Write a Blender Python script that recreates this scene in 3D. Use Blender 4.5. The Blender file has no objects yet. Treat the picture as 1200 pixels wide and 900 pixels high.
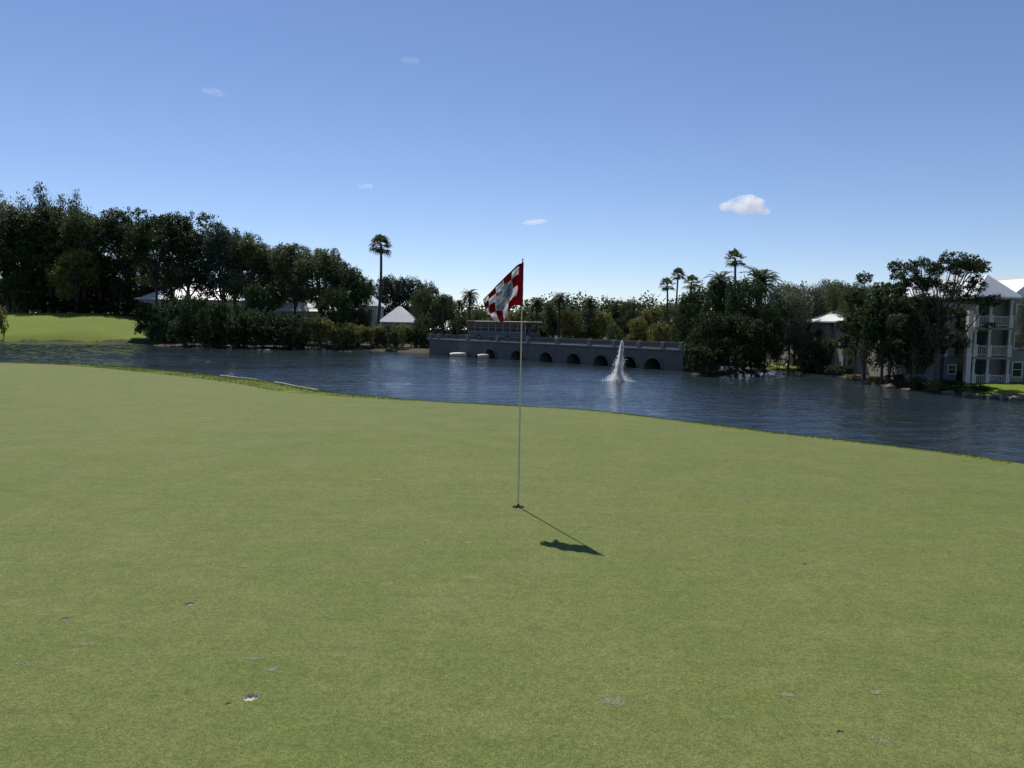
import bpy, bmesh, math, random
import numpy as np
from mathutils import Vector, Matrix, Euler
R = math.radians
PI = math.pi
scene = bpy.context.scene
col = scene.collection

# ------------------------------------------------------------------ camera
CAM_Z = 1.6
cam_d = bpy.data.cameras.new('camera'); cam = bpy.data.objects.new('camera', cam_d); col.objects.link(cam)
cam_d.sensor_width = 36; cam_d.lens = 27.0; cam_d.clip_end = 30000; cam_d.clip_start = 0.05
CAM_R = Matrix.Rotation(R(90 - 4.70), 3, 'X') @ Matrix.Rotation(R(0.9), 3, 'Z')
cam.matrix_world = Matrix.Translation((0, 0, CAM_Z)) @ CAM_R.to_4x4()
scene.camera = cam
scene.render.resolution_x = 1024; scene.render.resolution_y = 768

# ------------------------------------------------------------------ light
SUN_EL, SUN_AZ = 55.0, -22.8          # azimuth from +Y towards +X
world = bpy.data.worlds.new('World'); scene.world = world; world.use_nodes = True
wn = world.node_tree; bg = wn.nodes['Background']
sky = wn.nodes.new('ShaderNodeTexSky'); sky.sky_type = 'NISHITA'; sky.sun_disc = False
sky.sun_elevation = R(SUN_EL); sky.sun_rotation = R(SUN_AZ)
sky.air_density = 0.8; sky.dust_density = 0.0; sky.ozone_density = 3.0; sky.altitude = 200
_tint = wn.nodes.new('ShaderNodeMix'); _tint.data_type = 'RGBA'; _tint.blend_type = 'MULTIPLY'; _tint.inputs[0].default_value = 1
_tint.inputs[7].default_value = (1.0, .965, 1.04, 1); wn.links.new(sky.outputs[0], _tint.inputs[6]); wn.links.new(_tint.outputs[2], bg.inputs[0]); bg.inputs[1].default_value = 0.108
sd = bpy.data.lights.new('sun', 'SUN'); sd.energy = 5.0; sd.angle = R(0.5); sd.color = (1.0, 0.95, 0.87)
so = bpy.data.objects.new('sun', sd); col.objects.link(so)
sdir = Vector((math.sin(R(SUN_AZ)) * math.cos(R(SUN_EL)), math.cos(R(SUN_AZ)) * math.cos(R(SUN_EL)), math.sin(R(SUN_EL))))
so.rotation_euler = sdir.to_track_quat('Z', 'Y').to_euler()
scene.view_settings.view_transform = 'Standard'
scene.view_settings.look = 'None'
scene.view_settings.gamma = 1.0
scene.view_settings.exposure = 0.0
scene.cycles.volume_bounces = 5

WATER_Z = -3.4

# ------------------------------------------------------------------ design-time helpers
def ray(px, py):
    return CAM_R @ Vector(((px - 600) / 900, -(py - 450) / 900, -1))
def onz(px, py, z):
    d = ray(px, py); t = (z - CAM_Z) / d.z
    return Vector((d.x * t, d.y * t, z))
def atY(px, py, Y):
    d = ray(px, py); t = Y / d.y
    return Vector((d.x * t, Y, CAM_Z + d.z * t))

# ------------------------------------------------------------------ materials
def new_mat(name):
    m = bpy.data.materials.new(name); m.use_nodes = True
    return m, m.node_tree, m.node_tree.nodes['Principled BSDF']
def ramp(nt, fac, stops):
    r = nt.nodes.new('ShaderNodeValToRGB'); e = r.color_ramp.elements
    e[0].position, e[0].color = stops[0][0], (*stops[0][1], 1)
    e[1].position, e[1].color = stops[-1][0], (*stops[-1][1], 1)
    for p, c in stops[1:-1]:
        x = e.new(p); x.color = (*c, 1)
    nt.links.new(fac, r.inputs[0]); return r.outputs[0]
def noise(nt, scale, detail=4, rough=.55, vec=None, mapscale=None, coord='Object'):
    n = nt.nodes.new('ShaderNodeTexNoise'); n.inputs['Scale'].default_value = scale
    n.inputs['Detail'].default_value = detail; n.inputs['Roughness'].default_value = rough
    if vec is None:
        tc = nt.nodes.new('ShaderNodeTexCoord'); vec = tc.outputs[coord]
    if mapscale:
        mp = nt.nodes.new('ShaderNodeMapping'); mp.inputs['Scale'].default_value = mapscale
        nt.links.new(vec, mp.inputs[0]); vec = mp.outputs[0]
    nt.links.new(vec, n.inputs['Vector']); return n.outputs[0]
def mix(nt, fac, a, b, mode='MIX'):
    m = nt.nodes.new('ShaderNodeMix'); m.data_type = 'RGBA'; m.blend_type = mode
    for s, v in ((m.inputs[0], fac), (m.inputs[6], a), (m.inputs[7], b)):
        if isinstance(v, (int, float)): s.default_value = v
        elif isinstance(v, tuple): s.default_value = (*v, 1)
        else: nt.links.new(v, s)
    return m.outputs[2]
def bump(nt, h, strength, dist, bsdf, normal=None):
    b = nt.nodes.new('ShaderNodeBump'); b.inputs['Strength'].default_value = strength
    b.inputs['Distance'].default_value = dist; nt.links.new(h, b.inputs['Height'])
    if normal: nt.links.new(normal, b.inputs['Normal'])
    nt.links.new(b.outputs[0], bsdf.inputs['Normal']); return b.outputs[0]
def simple(name, c, rough=.7, var=.15, scale=6.0, bmp=.0, metal=0, spec=.3):
    m, nt, b = new_mat(name)
    n = noise(nt, scale, 5)
    lo = tuple(x * (1 - var) for x in c); hi = tuple(min(1, x * (1 + var)) for x in c)
    nt.links.new(ramp(nt, n, [(.3, lo), (.7, hi)]), b.inputs['Base Color'])
    b.inputs['Roughness'].default_value = rough; b.inputs['Metallic'].default_value = metal
    b.inputs['Specular IOR Level'].default_value = spec
    if bmp: bump(nt, n, bmp, .02, b)
    return m
def leaf_mat(name, c, c2, transl=.3, spec=.14, rough=.55, k=1.85):
    c = tuple(x * k for x in c); c2 = tuple(x * k for x in c2)
    m, nt, b = new_mat(name)
    g = nt.nodes.new('ShaderNodeNewGeometry')
    oi = nt.nodes.new('ShaderNodeObjectInfo')
    colr = ramp(nt, g.outputs['Random Per Island'], [(0, tuple(x * .6 for x in c)), (.5, c), (.9, c2), (1, tuple(x * 1.3 for x in c2))])
    hv = nt.nodes.new('ShaderNodeHueSaturation')
    mr = nt.nodes.new('ShaderNodeMapRange'); mr.inputs['To Min'].default_value = .75; mr.inputs['To Max'].default_value = 1.25
    nt.links.new(oi.outputs['Random'], mr.inputs[0]); nt.links.new(mr.outputs[0], hv.inputs['Value'])
    nt.links.new(colr, hv.inputs['Color'])
    nt.links.new(hv.outputs[0], b.inputs['Base Color'])
    b.inputs['Roughness'].default_value = rough; b.inputs['Specular IOR Level'].default_value = spec
    tr = nt.nodes.new('ShaderNodeBsdfTranslucent'); nt.links.new(hv.outputs[0], tr.inputs[0])
    ms = nt.nodes.new('ShaderNodeMixShader'); ms.inputs[0].default_value = transl
    nt.links.new(b.outputs[0], ms.inputs[1]); nt.links.new(tr.outputs[0], ms.inputs[2])
    nt.links.new(ms.outputs[0], nt.nodes['Material Output'].inputs[0])
    return m

M = {}
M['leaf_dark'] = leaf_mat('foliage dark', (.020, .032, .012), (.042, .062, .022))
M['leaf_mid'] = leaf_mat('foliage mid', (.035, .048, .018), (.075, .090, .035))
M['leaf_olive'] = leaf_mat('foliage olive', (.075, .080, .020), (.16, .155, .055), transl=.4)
M['leaf_grey'] = leaf_mat('foliage grey green', (.060, .070, .042), (.13, .145, .095), transl=.3)
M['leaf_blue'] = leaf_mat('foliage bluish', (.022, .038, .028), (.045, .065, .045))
M['leaf_palm'] = leaf_mat('palm fronds', (.030, .045, .018), (.07, .085, .03))
M['leaf_dead'] = leaf_mat('dead palm fronds', (.12, .085, .045), (.20, .15, .08), k=1)
M['bark'] = simple('bark', (.085, .07, .055), .9, .4, 3, .6)
M['bark_palm'] = simple('palm trunk', (.075, .065, .05), .9, .3, 4, .5)
M['white_paint'] = simple('white painted wood', (.62, .59, .54), .55, .08, 2)
M['wall_grey'] = simple('pale clapboard', (.27, .25, .215), .8, .1, 1.5)
M['wall_lilac'] = simple('lilac wall', (.17, .165, .22), .8, .08, 1.5)
M['wall_mint'] = simple('mint wall', (.25, .25, .22), .8, .08, 1.5)
M['wall_dark'] = simple('dark shutter paint', (.035, .04, .045), .6, .1, 2)
M['wall_low'] = simple('cream wall', (.38, .37, .34), .8, .1, 1.5)
M['stone'] = simple('shore rock', (.13, .12, .10), .9, .4, 5, .6)
M['concrete'] = simple('painted concrete bridge', (.135, .128, .115), .85, .18, 1.2, .2)
M['concrete_cap'] = simple('concrete coping', (.24, .23, .21), .85, .15, 1.5)
M['rail'] = simple('bridge railing paint', (.11, .13, .13), .6, .12, 3)
M['dark'] = simple('dark underside', (.02, .02, .022), .9, .2, 2)
M['sand'] = simple('sand', (.46, .43, .34), .95, .25, 40, .4)
M['soil'] = simple('bank soil', (.22, .18, .13), .95, .3, 2, .5)
M['strip'] = simple('pale edging', (.34, .33, .24), .8, .2, 6)
m, nt, b = new_mat('window glass'); b.inputs['Base Color'].default_value = (.012, .014, .016, 1)
b.inputs['Roughness'].default_value = .08; b.inputs['Specular IOR Level'].default_value = .5; M['glass'] = m
m, nt, b = new_mat('white ribbed metal roof')
tc = nt.nodes.new('ShaderNodeTexCoord'); wv = nt.nodes.new('ShaderNodeTexWave'); wv.inputs['Scale'].default_value = .7
nt.links.new(tc.outputs['Object'], wv.inputs[0])
nt.links.new(ramp(nt, noise(nt, .6, 5), [(.3, (.58, .59, .60)), (.7, (.72, .72, .71))]), b.inputs['Base Color'])
b.inputs['Roughness'].default_value = .4; bump(nt, wv.outputs[1], .35, .03, b); M['roof'] = m

# putting green turf
def turf(name, a, bcol, dry, speck, bstr, fine=170.0):
    m, nt, b = new_mat(name)
    tc = nt.nodes.new('ShaderNodeTexCoord'); v = tc.outputs['Object']
    big = noise(nt, .22, 5, .6, v); midn = noise(nt, 1.6, 5, .62, v); mot = noise(nt, 11.0, 4, .6, v)
    f1 = noise(nt, fine, 3, .7, v); f2 = noise(nt, 55.0, 4, .7, v)
    c = ramp(nt, big, [(.30, a), (.70, bcol)])
    c = mix(nt, ramp(nt, noise(nt, .55, 3, .5, v, (.6, 1.6, 1)), [(.58, (0, 0, 0)), (.72, (.5, .5, .5))]), c, tuple(x * k for x, k in zip(bcol, (1.02, 1.0, .62))))
    c = mix(nt, .8, c, ramp(nt, noise(nt, 3.2, 4, .7, v, (.5, 2.2, 1)), [(.3, (.90, .91, .88)), (.7, (1.09, 1.08, 1.10))]), 'MULTIPLY')
    c = mix(nt, ramp(nt, midn, [(.42, (0, 0, 0)), (.75, (.55, .55, .55))]), c, dry)
    c = mix(nt, .8, c, ramp(nt, mot, [(.25, (.82, .84, .82)), (.75, (1.14, 1.13, 1.12))]), 'MULTIPLY')
    c = mix(nt, speck, c, ramp(nt, f2, [(.30, (.50, .53, .46)), (.70, (1.50, 1.47, 1.42))]), 'MULTIPLY')
    c = mix(nt, speck, c, ramp(nt, f1, [(.36, (.40, .44, .34)), (.64, (1.62, 1.58, 1.52))]), 'MULTIPLY')
    if name.startswith('putting'):
        c = mix(nt, ramp(nt, noise(nt, 4.5, 5, .75, v, (.7, 1.5, 1)), [(.63, (0, 0, 0)), (.73, (.6, .6, .6))]), c, (.23, .235, .125))
        c = mix(nt, ramp(nt, noise(nt, 8.0, 4, .7, v), [(.28, (.5, .5, .5)), (.36, (0, 0, 0))]), c, (.085, .115, .035))
    nt.links.new(c, b.inputs['Base Color'])
    b.inputs['Roughness'].default_value = .85; b.inputs['Specular IOR Level'].default_value = .12
    n1 = bump(nt, f2, bstr * .6, .006, b); bump(nt, f1, bstr, .003, b, n1)
    return m
M['green'] = turf('putting green turf', (.110, .138, .038), (.133, .154, .050), (.166, .174, .074), .68, .75, 155.0)
M['rough'] = turf('rough grass', (.105, .150, .014), (.130, .175, .017), (.15, .18, .03), .6, .7, 40.0)
_nt = M['rough'].node_tree; _b = _nt.nodes['Principled BSDF']; _at = _nt.nodes.new('ShaderNodeAttribute'); _at.attribute_name = 'turf'
_g = _b.inputs['Base Color'].links[0].from_socket
_e = noise(_nt, .9, 5, .65); _m1 = _nt.nodes.new('ShaderNodeMath'); _m1.operation = 'ADD'; _nt.links.new(_at.outputs['Fac'], _m1.inputs[0]); _nt.links.new(_e, _m1.inputs[1])
_fac = ramp(_nt, _m1.outputs[0], [(.80, (0, 0, 0)), (.98, (1, 1, 1))])
_nt.links.new(mix(_nt, _fac, ramp(_nt, noise(_nt, 1.4, 6, .7), [(.3, (.030, .026, .016)), (.55, (.055, .050, .026)), (.75, (.12, .10, .065))]), _g), _b.inputs['Base Color'])

# lake
m, nt, b = new_mat('lake water')
tc = nt.nodes.new('ShaderNodeTexCoord'); v = tc.outputs['Object']
b.inputs['Base Color'].default_value = (.022, .033, .040, 1); b.inputs['Roughness'].default_value = .05
b.inputs['IOR'].default_value = 1.333; b.inputs['Specular IOR Level'].default_value = .5
w1 = noise(nt, .55, 4, .62, v, (.55, 1.3, 1)); w2 = noise(nt, 2.6, 3, .6, v, (.6, 1.5, 1)); w3 = noise(nt, .07, 3, .55, v, (.5, 1.4, 1))
patch = nt.nodes.new('ShaderNodeMapRange'); patch.inputs['From Min'].default_value = .35; patch.inputs['From Max'].default_value = .65
patch.inputs['To Min'].default_value = .45; patch.inputs['To Max'].default_value = 1.0
nt.links.new(w3, patch.inputs[0])
b1 = nt.nodes.new('ShaderNodeBump'); b1.inputs['Distance'].default_value = .18; nt.links.new(patch.outputs[0], b1.inputs['Strength'])
nt.links.new(w1, b1.inputs['Height'])
b2 = nt.nodes.new('ShaderNodeBump'); b2.inputs['Distance'].default_value = .07; nt.links.new(patch.outputs[0], b2.inputs['Strength'])
nt.links.new(w2, b2.inputs['Height']); nt.links.new(b1.outputs[0], b2.inputs['Normal']); nt.links.new(b2.outputs[0], b.inputs['Normal'])
M['water'] = m

# fountain spray
m, nt, b = new_mat('white spray'); b.inputs['Base Color'].default_value = (.93, .94, .96, 1); b.inputs['Roughness'].default_value = .4
tr = nt.nodes.new('ShaderNodeBsdfTranslucent'); tr.inputs[0].default_value = (.97, .98, .99, 1)
ms = nt.nodes.new('ShaderNodeMixShader'); ms.inputs[0].default_value = .85
nt.links.new(b.outputs[0], ms.inputs[1]); nt.links.new(tr.outputs[0], ms.inputs[2])
tp = nt.nodes.new('ShaderNodeBsdfTransparent'); m2 = nt.nodes.new('ShaderNodeMixShader'); m2.inputs[0].default_value = .45
nt.links.new(ms.outputs[0], m2.inputs[1]); nt.links.new(tp.outputs[0], m2.inputs[2]); nt.links.new(m2.outputs[0], nt.nodes['Material Output'].inputs[0])
M['spray'] = m

# ------------------------------------------------------------------ mesh helpers
class MB:
    def __init__(s): s.v = []; s.f = []
    def add(s, vs, fs):
        o = len(s.v); s.v += [tuple(x) for x in vs]; s.f += [tuple(i + o for i in f) for f in fs]
    def box(s, x0, x1, y0, y1, z0, z1):
        s.add([(x0, y0, z0), (x1, y0, z0), (x1, y1, z0), (x0, y1, z0), (x0, y0, z1), (x1, y0, z1), (x1, y1, z1), (x0, y1, z1)],
              [(0, 3, 2, 1), (4, 5, 6, 7), (0, 1, 5, 4), (1, 2, 6, 5), (2, 3, 7, 6), (3, 0, 4, 7)])
    def tube(s, pts, rad, n=8, cap=True):
        pts = [Vector(p) for p in pts]
        o = len(s.v); up = Vector((0.13, 0.27, 1)).normalized()
        for i, p in enumerate(pts):
            d = (pts[min(i + 1, len(pts) - 1)] - pts[max(i - 1, 0)]).normalized()
            a = d.cross(Vector((1, .1, 0)) if abs(d.z) > .8 else up).normalized(); c = d.cross(a)
            r = rad[i] if isinstance(rad, (list, tuple)) else rad
            for k in range(n):
                t = 2 * PI * k / n; s.v.append(tuple(p + a * math.cos(t) * r + c * math.sin(t) * r))
        for i in range(len(pts) - 1):
            for k in range(n):
                s.f.append((o + i * n + k, o + i * n + (k + 1) % n, o + (i + 1) * n + (k + 1) % n, o + (i + 1) * n + k))
        if cap:
            s.f.append(tuple(o + k for k in range(n))[::-1]); s.f.append(tuple(o + (len(pts) - 1) * n + k for k in range(n)))
    def lathe(s, prof, n=20, c=(0, 0)):
        o = len(s.v)
        for r, z in prof:
            for k in range(n):
                t = 2 * PI * k / n; s.v.append((c[0] + r * math.cos(t), c[1] + r * math.sin(t), z))
        for i in range(len(prof) - 1):
            for k in range(n):
                s.f.append((o + i * n + k, o + i * n + (k + 1) % n, o + (i + 1) * n + (k + 1) % n, o + (i + 1) * n + k))
    def mesh(s, name):
        me = bpy.data.meshes.new(name); me.from_pydata(s.v, [], s.f); me.update(); return me
    def build(s, name, mat, parent=None, smooth=False, bevel=0):
        return link(name, s.mesh(name), mat, parent, smooth, bevel)
def link(name, me, mat, parent=None, smooth=False, bevel=0):
    o = bpy.data.objects.new(name, me); col.objects.link(o)
    if mat and not me.materials: me.materials.append(mat)
    if parent: o.parent = parent
    if smooth:
        me.polygons.foreach_set('use_smooth', [True] * len(me.polygons))
    if bevel:
        b = o.modifiers.new('bevel', 'BEVEL'); b.width = bevel; b.segments = 2; b.limit_method = 'ANGLE'
    return o
def tag(o, label=None, cat=None, group=None, kind=None):
    if label: o['label'] = label
    if cat: o['category'] = cat
    if group: o['group'] = group
    if kind: o['kind'] = kind
    return o
def empty(name, loc, rz=0):
    o = bpy.data.objects.new(name, None); o.location = loc; o.rotation_euler.z = rz
    o.empty_display_size = .3; col.objects.link(o); return o

# ------------------------------------------------------------------ terrain
crest_px = [(0, 423), (60, 424.5), (100, 425.5), (150, 429), (200, 433.5), (250, 438.5), (300, 444), (340, 450), (372, 457), (400, 460), (450, 464), (500, 468), (560, 471.5),
            (620, 475), (680, 478), (730, 483), (780, 489), (840, 496.5), (900, 504.5), (960, 510.5), (1000, 515), (1060, 522), (1130, 530.5), (1200, 541)]
crest = [onz(px, py, 0).xy for px, py in crest_px]
cl = crest[0]; cr = crest[-1]
near_poly = [Vector(p) for p in [(-200, -70), (-200, 18), (-60, cl.y + 1.5), (-30, cl.y + 1.0)]] + crest + \
            [Vector(p) for p in [(cr.x + 2.2, cr.y - 1.8), (cr.x + 4.2, cr.y - 5), (cr.x + 6, -8), (16, -70)]]
far_px = [(-260, 398), (-60, 399.5), (0, 400), (60, 400), (100, 399.5), (160, 401.5), (185, 406), (240, 407), (300, 409), (370, 410), (440, 411), (500, 414)]
farL = [onz(px, py, WATER_Z).xy for px, py in far_px]
far_px2 = [(805, 439), (850, 440), (885, 437.5), (915, 433.5), (960, 436), (995, 444), (1030, 451), (1065, 456), (1100, 459), (1150, 463.5), (1200, 468.5), (1260, 476)]
farR = [onz(px, py, WATER_Z).xy for px, py in far_px2]
e0 = farL[-1]; e1 = farR[0]
lake_poly = [Vector((-150, 40)), Vector((-150, 120))] + farL + \
            [e0 + Vector((2, 8)), e0 + Vector((10, 15)), e0 + Vector((24, 10)), e1 + Vector((12, 12)), e1 + Vector((4, 5))] + farR + [Vector((62, 30)), Vector((66, -10)), Vector((40, -50)), Vector((-150, -50))]

def sdf(P, poly):
    """signed distance, positive inside"""
    P = np.asarray(P, float); n = len(poly)
    d2 = np.full(len(P), 1e18); ins = np.zeros(len(P), bool)
    for i in range(n):
        a = np.array(poly[i][:]); b_ = np.array(poly[(i + 1) % n][:]); e = b_ - a
        w = P - a; t = np.clip((w @ e) / (e @ e), 0, 1)
        q = w - t[:, None] * e; d2 = np.minimum(d2, (q ** 2).sum(1))
        c = ((a[1] <= P[:, 1]) != (b_[1] <= P[:, 1]))
        with np.errstate(divide='ignore', invalid='ignore'):
            xi = a[0] + (P[:, 1] - a[1]) / (b_[1] - a[1] if b_[1] != a[1] else 1e-9) * e[0]
        ins ^= c & (P[:, 0] < xi)
    d = np.sqrt(d2); return np.where(ins, d, -d)
def sstep(x, a, b_):
    t = np.clip((x - a) / (b_ - a), 0, 1); return t * t * (3 - 2 * t)
def wob(P, s, ph=0.0):
    x, y = P[:, 0] * s, P[:, 1] * s
    return (np.sin(x * 1.3 + y * .7 + ph) + np.sin(x * -.6 + y * 1.7 + 1.3 + ph * 2) + np.sin(x * 2.3 - y * 1.1 + 2.1 + ph) * .6 + np.sin(x * 3.9 + y * 3.1 + .4) * .4) / 3
def FRf(x):
    return .38 + .75 * sstep(-np.asarray(x, float), -1.0, 8.0)
def near_h(P):
    e = -sdf(P, near_poly) + wob(P, .9) * .05
    t = np.clip(e + .45, 0, None)
    k = .13; tl = 1.9
    z = np.where(t < tl, -k * t * t, -k * tl * tl - 2 * k * tl * (t - tl))
    return z
def far_h(P):
    d = -sdf(P, lake_poly) + wob(P, .35) * .5
    z = np.where(d < 0, d * .45, np.minimum(d * .45, .22) + .02 * np.clip(d, 0, 15))
    z = z + wob(P, .08, 1.0) * .12 * sstep(d, 2, 20)
    # lawn mound on the left, grassy rise before the hotel
    c = sstep(-P[:, 0], 58, 88) * sstep(P[:, 1], 126, 168)
    z = z + c * 4.6
    c2 = np.exp(-(((P[:, 0] - 42) / 6) ** 2 + ((P[:, 1] - 60.5) / 2.5) ** 2)); z = z + .35 * c2
    return WATER_Z + np.clip(z, -1.4, None)
def ground_h(P):
    P = np.atleast_2d(np.asarray(P, float))
    return np.maximum(np.maximum(near_h(P), far_h(P)), WATER_Z - 1.4)
def gz(x, y): return float(ground_h([(x, y)])[0])

def axis(lo, hi, segs):
    out = []
    for a, b_, st in segs: out += list(np.arange(a, b_, st))
    out.append(segs[-1][1])
    g = []; v_, st = out[-1], segs[-1][2] * 1.5
    while v_ < hi: v_ += st; st *= 1.45; g.append(v_)
    h = []; v_, st = out[0], segs[0][2] * 1.5
    while v_ > lo: v_ -= st; st *= 1.45; h.append(v_)
    return np.array(h[::-1] + out + g)
xs = axis(-6000, 6000, [(-160, -40, 2), (-40, -18, 1), (-18, 14, .4), (14, 30, 1), (30, 90, 2)])
ys = axis(-1500, 9000, [(-20, 0, 2), (0, 32, .4), (32, 60, 1), (60, 190, 2)])
GX, GY = np.meshgrid(xs, ys); P = np.stack([GX.ravel(), GY.ravel()], 1)
Z = ground_h(P)
inn = sdf(P, near_poly)
Z = Z - .3 * sstep(inn - FRf(P[:, 0]), .12, .9)
nx, ny = len(xs), len(ys)
idx = np.arange(nx * ny).reshape(ny, nx)
F = np.stack([idx[:-1, :-1], idx[:-1, 1:], idx[1:, 1:], idx[1:, :-1]], -1).reshape(-1, 4)
def np_mesh(name, V, F):
    me = bpy.data.meshes.new(name); k = F.shape[1]
    me.vertices.add(len(V)); me.vertices.foreach_set('co', np.ascontiguousarray(V, dtype=np.float32).ravel())
    me.loops.add(F.size); me.loops.foreach_set('vertex_index', np.ascontiguousarray(F, dtype=np.int32).ravel())
    me.polygons.add(len(F)); me.polygons.foreach_set('loop_start', np.arange(0, F.size, k, dtype=np.int32))
    me.update(calc_edges=True); me.validate(); return me
ground = link('ground', np_mesh('ground', np.column_stack([P, Z]), F), M['rough'], smooth=True); tag(ground, kind='structure')
def turf_mask(P):
    n_ = sdf(P, near_poly); a_ = sstep(n_, -3, -1.5)
    lawn = sstep(-P[:, 0], 66, 72) * sstep(P[:, 1], 132, 136) * (1 - sstep(P[:, 1], 172, 180))
    l2 = sstep(P[:, 0], 33, 36) * sstep(P[:, 1], 55, 57) * (1 - sstep(P[:, 1], 72, 78)) * sstep(-np.abs(P[:, 0] - 36), -40, -30)
    l3 = sstep(P[:, 0], 26, 28) * (1 - sstep(P[:, 0], 33, 34)) * sstep(P[:, 1], 84, 86) * (1 - sstep(P[:, 1], 90, 93))
    lawn = lawn * sstep(ground_h(P), WATER_Z + .22, WATER_Z + .5)
    near_ = (P[:, 1] < 30).astype(float)
    return np.clip(np.maximum.reduce([a_, lawn, l2 * .75, l3, near_]), 0, 1)
_a = ground.data.attributes.new('turf', 'FLOAT', 'POINT'); _a.data.foreach_set('value', turf_mask(P).astype(np.float32))
wxs = axis(-900, 900, [(-100, -30, .5), (-30, 60, .3)]); wys = axis(-700, 700, [(16, 90, .27), (90, 142, .42)])
WX, WY_ = np.meshgrid(wxs, wys); wr = np.random.RandomState(21); WZ = np.zeros_like(WX)
gust = .72 + .28 * (np.sin(WX * .11 + WY_ * .05 + 1) * np.sin(WY_ * .13 - WX * .04) + np.sin(WX * .05 - WY_ * .19 + 2) * .5)
for k in range(46):
    lam = .62 * 1.05 ** (k * .62) * (1 + .25 * wr.rand()); th = R(-62) + wr.randn() * .62; kk = 2 * PI / lam
    WZ += (.0027 * lam ** .8) * np.sin(kk * (WX * math.cos(th) + WY_ * math.sin(th)) + wr.rand() * 6.3 + 1.2 * np.sin(WX * .07 + k) + 1.1 * np.sin(WY_ * .09 + k * 2))
WZ *= np.clip(gust, .35, 1.2) * (1 + .9 * sstep(-WX, 38, 66)) * (1 - .6 * np.exp(-((WX + 5 + (70 - WY_) * .02) / 20) ** 2)) * sstep(WX, -120, -90) * (1 - sstep(WX, 62, 90)) * sstep(WY_, 0, 14) * (1 - sstep(WY_, 142, 160))
idx = np.arange(WX.size).reshape(WX.shape)
F = np.stack([idx[:-1, :-1], idx[:-1, 1:], idx[1:, 1:], idx[1:, :-1]], -1).reshape(-1, 4)
V = np.column_stack([WX.ravel(), WY_.ravel(), WZ.ravel()]); cy_ = V[F[:, 0], 1]; F = F[(cy_ > -60) & (cy_ < 230)]
water = link('water', np_mesh('water', V, F), M['water'], smooth=True); water.location.z = WATER_Z; tag(water, kind='structure')

# putting green sheet, a fan of rings so its rim follows the crest
CEN = Vector((-3.0, -9.0)); A0, A1 = R(-38), R(218); NA, NR = 520, 110
def rim(ang):
    d = Vector((math.cos(ang), math.sin(ang))); lo, hi = 0.5, 60.0
    for _ in range(26):
        md = (lo + hi) / 2; p = CEN + d * md
        if p.x < -42 or p.y < -16 or RIMT(p) < 0: hi = md
        else: lo = md
    return lo
npoly = near_poly
def RIMT(p):
    best = 1e9; ins = False; n = len(npoly); px_, py_ = p
    for i in range(n):
        a = npoly[i]; b_ = npoly[(i + 1) % n]; ex, ey = b_[0] - a[0], b_[1] - a[1]
        t = max(0, min(1, ((px_ - a[0]) * ex + (py_ - a[1]) * ey) / (ex * ex + ey * ey)))
        dd = math.hypot(px_ - a[0] - t * ex, py_ - a[1] - t * ey); best = min(best, dd)
        if (a[1] <= py_) != (b_[1] <= py_) and px_ < a[0] + (py_ - a[1]) / (b_[1] - a[1]) * ex: ins = not ins
    return (best if ins else -best) - float(FRf(px_))
V = []
for i in range(NA + 1):
    a = A0 + (A1 - A0) * i / NA; r = rim(a); d = Vector((math.cos(a), math.sin(a)))
    for j in range(NR + 1): V.append(CEN + d * (r * j / NR))
V = np.array([v_[:] for v_ in V]); 
und = wob(V, .16, .5) * .035 * sstep(np.hypot(V[:, 0], V[:, 1] - 6), 4, 14) * sstep(sdf(V, near_poly), 1.0, 4.0)
Zg = near_h(V) + .012 + und
idx = np.arange((NA + 1) * (NR + 1)).reshape(NA + 1, NR + 1)
F = np.stack([idx[:-1, :-1], idx[:-1, 1:], idx[1:, 1:], idx[1:, :-1]], -1).reshape(-1, 4)
gme = np_mesh('putting_green', np.column_stack([V, Zg]), F)
bm = bmesh.new(); bm.from_mesh(gme); bmesh.ops.remove_doubles(bm, verts=bm.verts, dist=.0005)
hole_specs = []       # (x, y, radius, segments, wobble)
def hole_at(px, py, r, w=0.0):
    p = onz(px, py, .012); hole_specs.append((p.x, p.y, r, 28, w)); return p
cup_p = hole_at(607.3, 594, .054)
mark_specs = [(76, 725, .020, .35), (222.5, 707.5, .026, .2), (294, 817, .032, .4), (268, 824.5, .010, .3), (943, 661, .011, .2), (985, 858, .013, .3)]
mark_pts = [hole_at(a, b_, r, w) for a, b_, r, w in mark_specs]
hole_rings = []
for hi, (hx, hy, r, n, w) in enumerate(hole_specs):
    rad = max(.14, r * 2.2)
    fs = [f for f in bm.faces if (f.calc_center_median().xy - Vector((hx, hy))).length < rad + .12]
    near = [f for f in bm.faces if any((v_.co.xy - Vector((hx, hy))).length < rad for v_ in f.verts)]
    fs = list(set(near) | {f for f in fs if (f.calc_center_median().xy - Vector((hx, hy))).length < rad})
    edges = {}
    for f in fs:
        for e in f.edges: edges[e] = edges.get(e, 0) + 1
    outer = [e for e, k in edges.items() if k == 1]
    bmesh.ops.delete(bm, geom=fs, context='FACES_KEEP_BOUNDARY') if False else bmesh.ops.delete(bm, geom=fs, context='FACES_ONLY')
    inner_e = [e for e in edges if e.is_valid and e not in outer]
    if inner_e: bmesh.ops.delete(bm, geom=inner_e, context='EDGES')
    rnd = random.Random(hi); ring = []
    for k in range(n):
        t = 2 * PI * k / n; rr = r * (1 + w * (rnd.random() - .5))
        ring.append(bm.verts.new((hx + rr * math.cos(t), hy + rr * math.sin(t), .012)))
    hole_rings.append([v_.co.copy() for v_ in ring])
    inner = [bm.edges.new((ring[k], ring[(k + 1) % n])) for k in range(n)]
    outer = [e for e in outer if e.is_valid]
    bmesh.ops.triangle_fill(bm, use_beauty=True, use_dissolve=False, edges=outer + inner)
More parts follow.
